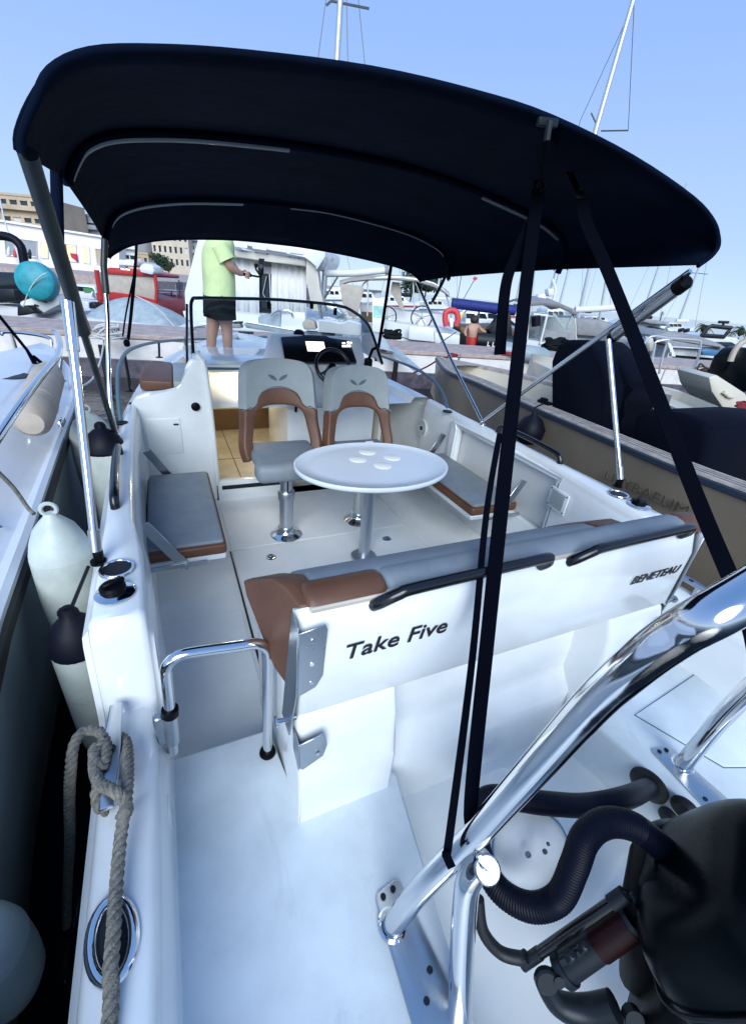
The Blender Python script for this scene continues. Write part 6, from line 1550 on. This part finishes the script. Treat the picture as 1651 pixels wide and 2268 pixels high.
def building(name, label, xl, yl, xr, yr, D, m, depth=10, floors=0, cols=0, wm='window_dark', wfrac=(0.5, 0.5), skip=None, balcony=None, zb=0.6, fh=None, par=0.4):
    tl, tr_ = pv(xl, yl, D), pv(xr, yr, D)
    zt = (tl.z + tr_.z) / 2
    u = V((tr_.x - tl.x, tr_.y - tl.y, 0)); L = u.length; u.normalize()
    t = thing(name, label, 'building', (tl.x, tl.y, zb))
    n = V((u.y, -u.x, 0))
    if n.dot(HF) > 0: n = -n
    a = V((tl.x, tl.y, zb)); b = a + u * L
    MB().prism([a, b, b - n * depth, a - n * depth], (0, 0, zt - zb)).build('wall', m, t, 0)
    MB().prism([a + n * 0.15 - u * 0.15 + V((0, 0, zt - zb + 0.002)), b + n * 0.15 + u * 0.15 + V((0, 0, zt - zb + 0.002)), b - n * depth + V((0, 0, zt - zb + 0.002)), a - n * depth + V((0, 0, zt - zb + 0.002))], (0, 0, par)).build('parapet', m, t, 0)
    if floors:
        fh_ = fh or (zt - zb) / floors
        cw_ = L / cols
        for f in range(floors):
            zz = zt - (f + 1) * fh_ + fh_ * 0.25
            if zz < 0.5: break
            for c in range(cols):
                if skip and skip(f, c): continue
                w, h = cw_ * wfrac[0], fh_ * wfrac[1]
                p = a + u * (cw_ * (c + 0.5) - w / 2); p = V((p.x, p.y, zz))
                wo_ = MB().prism([p + n * 0.02, p + n * 0.02 + u * w, p + n * 0.02 + u * w + V((0, 0, h)), p + n * 0.02 + V((0, 0, h))], -n * 0.25).build('window', wm if (f * 7 + c * 5) % 11 else 'window_frame', t, 0)
                MB().prism([p + n * 0.03 - u * 0.06 + V((0, 0, h)), p + n * 0.03 + u * (w + 0.06) + V((0, 0, h)), p + n * 0.3 + u * (w + 0.06) + V((0, 0, h)), p + n * 0.3 - u * 0.06 + V((0, 0, h))], (0, 0, 0.1)).build('lintel', m, wo_, 0)
            if balcony and not (skip and skip(f, 0)):
                z_ = zz - 0.2
                MB().prism([a + n * 0.03 + V((0, 0, z_ - zb)) , b + n * 0.03 + V((0, 0, z_ - zb)), b + n * balcony + V((0, 0, z_ - zb)), a + n * balcony + V((0, 0, z_ - zb))], (0, 0, fh_ * 0.28)).build('balcony', m, t, 0)
    return t
building('apartment_block', 'beige apartment block with deep loggias on the hill at the far left', -60, 412, 88, 452, 95, 'render_beige', 14, 6, 6, wfrac=(0.66, 0.5), balcony=1.0, fh=2.7)
building('office_block', 'low grey glazed block with roof railings left of the canopy edge', 128, 462, 216, 492, 110, 'render_grey', 14, 5, 3, wfrac=(0.94, 0.35), balcony=1.0, fh=3.0)
building('apartment_block', 'white apartment block with long blue-shadowed balconies above the red boat', 262, 522, 300, 530, 120, 'render_white', 14, 8, 2, wfrac=(0.86, 0.5), balcony=1.0, fh=3.0)
building('apartment_block', 'small beige block with dark gap just right of the hanging strap', 300, 560, 328, 566, 118, 'render_beige', 14, 6, 2, wfrac=(0.4, 0.5), fh=3.0)
building('tower_block', 'tall cream tower block with many small windows above the dark trees', 328, 480, 412, 486, 125, 'render_cream', 16, 13, 7, wfrac=(0.42, 0.5), fh=2.7)
building('tower_block', 'blue-grey tower block with white balconies left of the standing man', 411, 480, 462, 484, 128, 'render_grey', 16, 13, 3, wfrac=(0.5, 0.5), balcony=0.9, fh=2.8)

wb = thing('quay_building', 'long white modern quay building with lit openings at the left', 'building', pv(100, 640, 48))
Dw = 48
slab('facade', [(-60, 480), (0, 490), (264, 532), (264, 640), (-60, 640)], Dw, 1.2, 'render_white', wb, 0)
def opening(pts, m, depth=0.3):
    slab('opening', pts, Dw, depth, m, wb, 0, -0.05)
    c = sum((pv(x, y, Dw) for x, y in pts), V((0, 0, 0))) / len(pts)
    MB().tube([pv(x, y, Dw, -0.08) for x, y in pts], 0.08, 4, closed=True).build('opening_frame', 'render_white', wb, 0)
opening([(10, 524), (82, 534), (82, 570), (14, 566)], 'render_grey')
opening([(90, 536), (106, 538), (106, 572), (92, 571)], 'window_warm')
opening([(134, 539), (168, 543), (170, 580), (136, 577)], 'window_warm')
opening([(182, 545), (197, 547), (199, 584), (186, 582)], 'window_warm')
opening([(210, 550), (228, 552), (230, 587), (214, 585)], 'render_beige')
opening([(0, 590), (60, 596), (60, 640), (0, 640)], 'render_grey')
opening([(150, 608), (176, 611), (176, 624), (152, 622)], 'window_dark')
opening([(188, 612), (216, 616), (216, 630), (190, 628)], 'window_dark')
slab('awning', [(155, 560), (168, 562), (171, 580), (158, 570)], Dw, 0.2, 'magenta', wb, 0, -0.3)
slab('door_leaf', [(135, 540), (146, 541), (148, 560), (136, 560)], Dw, 0.1, 'wood_dark', wb, 0, -0.12)
slab('cornice', [(-60, 476), (0, 486), (265, 528), (265, 533), (0, 491), (-60, 481)], Dw, 0.6, 'render_white', wb, 0.05, -0.3)
# people at the terrace
for k, (a, b) in enumerate(((20, 566), (34, 568), (66, 572))):
    pb = thing('person', ('person in pale clothes at the left end of the terrace opening', 'person in red at the middle of the terrace opening', 'person in dark clothes at the right end of the terrace opening')[k], 'person', pv(a, b, 47))
    q = lambda x, y: pv(x, y, 47)
    Vb = [(q(a, b - 6), 0.18), (q(a, b - 13), 0.2), (q(a, b - 17), 0.08), (q(a + 0.5, b - 20), 0.12), (q(a - 4, b - 8), 0.07), (q(a + 4, b - 8), 0.07), (q(a, b + 2), 0.15)]
    skin_body('body', Vb, [(0, 1), (1, 2), (2, 3), (1, 4), (1, 5), (0, 6)], ('white_canvas', 'red_buoy', 'engine_grey')[k], pb, 1)

# ---- trees
def tree(name, label, x, y, D, H, Rr, seed, m='leaf', cat='tree', group='trees along the shore'):
    rnd = random.Random(seed)
    base = pv(x, y, D); base.z = 0.6
    t = thing(name, label, cat, base, group)
    topz = base + V((0, 0, H * 0.55))
    tk = MB().tube([base, base.lerp(topz, 0.5) + V((0.1, 0, 0)), topz], [H * 0.035, H * 0.028, H * 0.015], 8)
    for k in range(6):
        a = k * 1.05; tk.tube([base.lerp(topz, 0.55 + 0.07 * k), topz + V((math.cos(a) * Rr * 0.6, math.sin(a) * Rr * 0.6, H * 0.15))], [H * 0.014, H * 0.005], 6)
    tk.build('trunk', 'bark', t)
    mb = MB()
    for k in range(1500):
        u = V((rnd.gauss(0, 1), rnd.gauss(0, 1), rnd.gauss(0, 1))).normalized() * (rnd.random() ** 0.4)
        lump = 0.8 + 0.35 * math.sin(3 * u.x + seed) * math.cos(4 * u.z + seed)
        p = topz + V((u.x * Rr, u.y * Rr, u.z * Rr * 0.75 + H * 0.12)) * 1.0 * lump if False else topz + V((u.x * Rr * lump, u.y * Rr * lump, u.z * Rr * 0.75 * lump + H * 0.12))
        s = Rr * 0.09 * (0.6 + rnd.random())
        d1 = V((rnd.gauss(0, 1), rnd.gauss(0, 1), rnd.gauss(0, 1))).normalized(); d2 = d1.orthogonal().normalized()
        mb.quad(p, p + d1 * s, p + d1 * s * 1.2 + d2 * s * 0.8, p + d2 * s * 0.8)
    mb.build('crown', m, t, 0)
tree('leafy_tree', 'dark green tree at the foot of the cream tower block', 362, 640, 60, 3.0, 1.3, 1)
tree('leafy_tree', 'smaller dark tree left of the big yacht curtains', 378, 645, 66, 2.3, 1.0, 2)
tree('leafy_tree', 'dark tree on the far shore under the sailing yacht canopy', 905, 690, 60, 3.4, 2.2, 3)
tree('leafy_tree', 'dark tree on the far shore between the twin wheels', 935, 690, 64, 3.6, 2.4, 4)
def palm(label, x, y, D, seed):
    rnd = random.Random(seed)
    top = pv(x, y, D); base = V((top.x + 0.3, top.y, 0.6))
    t = thing('palm_tree', label, 'palm', base, 'palms on the far quay')
    MB().tube([base, base.lerp(top, 0.5) + V((-0.15, 0, 0)), top], [0.32, 0.22, 0.2], 9).build('trunk', 'bark', t)
    for k in range(22):
        a = 2 * math.pi * k / 22 + rnd.random() * 0.2; el = rnd.uniform(-0.5, 1.2); Lf = rnd.uniform(1.0, 1.5)
        d = V((math.cos(a) * math.cos(el), math.sin(a) * math.cos(el), math.sin(el))); sd = d.cross(V((0, 0, 1))).normalized()
        pts = [top + d * (Lf * s) + V((0, 0, -1.1 * s * s)) for s in [j / 7 for j in range(8)]]
        mb = MB()
        for i in range(1, 8):
            for sgn in (-1, 1):
                p = pts[i]; q_ = p + sd * sgn * 0.28 * (1.1 - i / 8) + (pts[i] - pts[i - 1]) * 0.9 + V((0, 0, -0.18))
                mb.quad(p, p + (pts[i] - pts[i - 1]) * 0.5, q_ + V((0, 0, 0.02)), q_)
        mb.tube(pts, 0.025, 4)
        mb.build('frond', 'palm_leaf', t, 0)
palm('palm tree left of the black window frame on the far quay', 1556, 724, 55, 5)
palm('palm tree at the right edge of the picture on the far quay', 1640, 730, 52, 6)
# far shore: low hill and pale houses on the right of the centre
hl = []
for k in range(41):
    x = 520 + 1400 * k / 40
    yh = 676 + (x - 885) * 0.0925 - 8 - 10 * abs(math.sin(k * 0.55)) * (1 if 640 < x < 1080 else 0.15)
    a = pv(x, yh, 260); b = V((a.x, a.y, -1))
    hl.append([b, a, a + HF * 40])
MB().loft(hl, closed=False, caps=False).build('hill', 'leaf', None, 60)
tag(bpy.data.objects['hill'], 'low dark wooded shore on the horizon', kind='structure')
rnd = random.Random(21)
for k, (x, y, w, h) in enumerate(((728, 668, 20, 18), (742, 655, 14, 22), (960, 668, 18, 16), (976, 662, 16, 20), (1268, 690, 16, 12))):
    building('shore_house', ('pale house at the shore right of the big yacht pillar', 'taller pale house beside the sailing yacht boom', 'pale house right of the dark trees under the canopy', 'cream house next to the red lifebuoy', 'distant pale house right of the hardtop cruiser')[k], x, y, x + w, y + w * 0.09, 140 + 4 * k, ('render_cream', 'render_white')[k % 2], 8, 3, 3, wfrac=(0.4, 0.5), fh=2.6)

# ---- a far row of moored boats
ORD = ('first', 'second', 'third', 'fourth', 'fifth', 'sixth', 'seventh', 'eighth', 'ninth', 'tenth')
rnd = random.Random(33)
for k, x in enumerate((740, 812, 884, 968, 1052, 1140, 1236, 1330, 1418, 1500)):
    Dk = 30 + rnd.uniform(0, 8)
    yh = 595 + (x - 345) * 0.0925
    t = far('moored_boat', 'distant white boat, %s from the left in the far row' % ORD[k], 'boat', x, yh + 40, Dk, 'far row of moored boats')
    w = rnd.uniform(36, 50)
    y0 = yh + 24
    hullform([(x - w, y0), (x, y0 + 2), (x + w * 0.7, y0 + 3), (x + w, y0 - 1)], Dk, 4.0, 'yacht_white', t)
    h = rnd.uniform(10, 18)
    slab('cabin', [(x - w * 0.6, y0 + 2), (x - w * 0.5, y0 - h), (x + w * 0.2, y0 - h + 2), (x + w * 0.5, y0 + 3)], Dk, 2.4, ('yacht_white', 'yacht_cream')[k % 2], t, 0.1, 0.5)
    for j in range(3):
        a = x - w * 0.45 + j * w * 0.24
        slab('cabin_window', [(a, y0 - h * 0.7), (a + w * 0.18, y0 - h * 0.7 + 1), (a + w * 0.19, y0 - h * 0.25 + 1), (a, y0 - h * 0.25)], Dk, 0.05, 'dark_glass', t, 0, 0.44)
    slab('stripe', [(x - w * 0.92, y0 + 7), (x + w * 0.9, y0 + 8), (x + w * 0.9, y0 + 10), (x - w * 0.92, y0 + 9)], Dk, 0.2, ('blue_stripe', 'rubber', 'red_paint')[k % 3], t, 0, -0.12)
    rod('rail', [(x - w, y0 - 1), (x - w, y0 - 8), (x - w * 0.5, y0 - 9), (x - w * 0.5, y0)], Dk, 0.025, 'mast_alu', t, 5)
    if k % 3 != 1:
        lean = (x - 637) / 2300.0
        hm = rnd.uniform(170, 330)
        m0, m1 = pv(x - w * 0.1, y0, Dk, 1.0), pv(x - w * 0.1 + lean * hm, y0 - hm, Dk, 1.0)
        MB().tube([m0, m1], [0.09, 0.06], 8).build('mast', 'mast_alu', t)
        MB().tube([m1, pv(x - w, y0 - 4, Dk, 1.0)], 0.012, 4).build('rigging', 'wire', t)
        MB().tube([m1, pv(x + w, y0 - 3, Dk, 1.0)], 0.012, 4).build('rigging', 'wire', t)
        sp_ = m0.lerp(m1, 0.6)
        MB().tube([sp_ - HS * 0.8, sp_ + HS * 0.8], 0.025, 5).build('spreader', 'wire', t)
        rod('boom', [(x - w * 0.1, y0 - 16), (x + w * 0.6, y0 - 15)], Dk, 0.12, ('white_canvas', 'grey_canvas', 'fender_navy')[k % 3], t, 8, 0, 1.0)
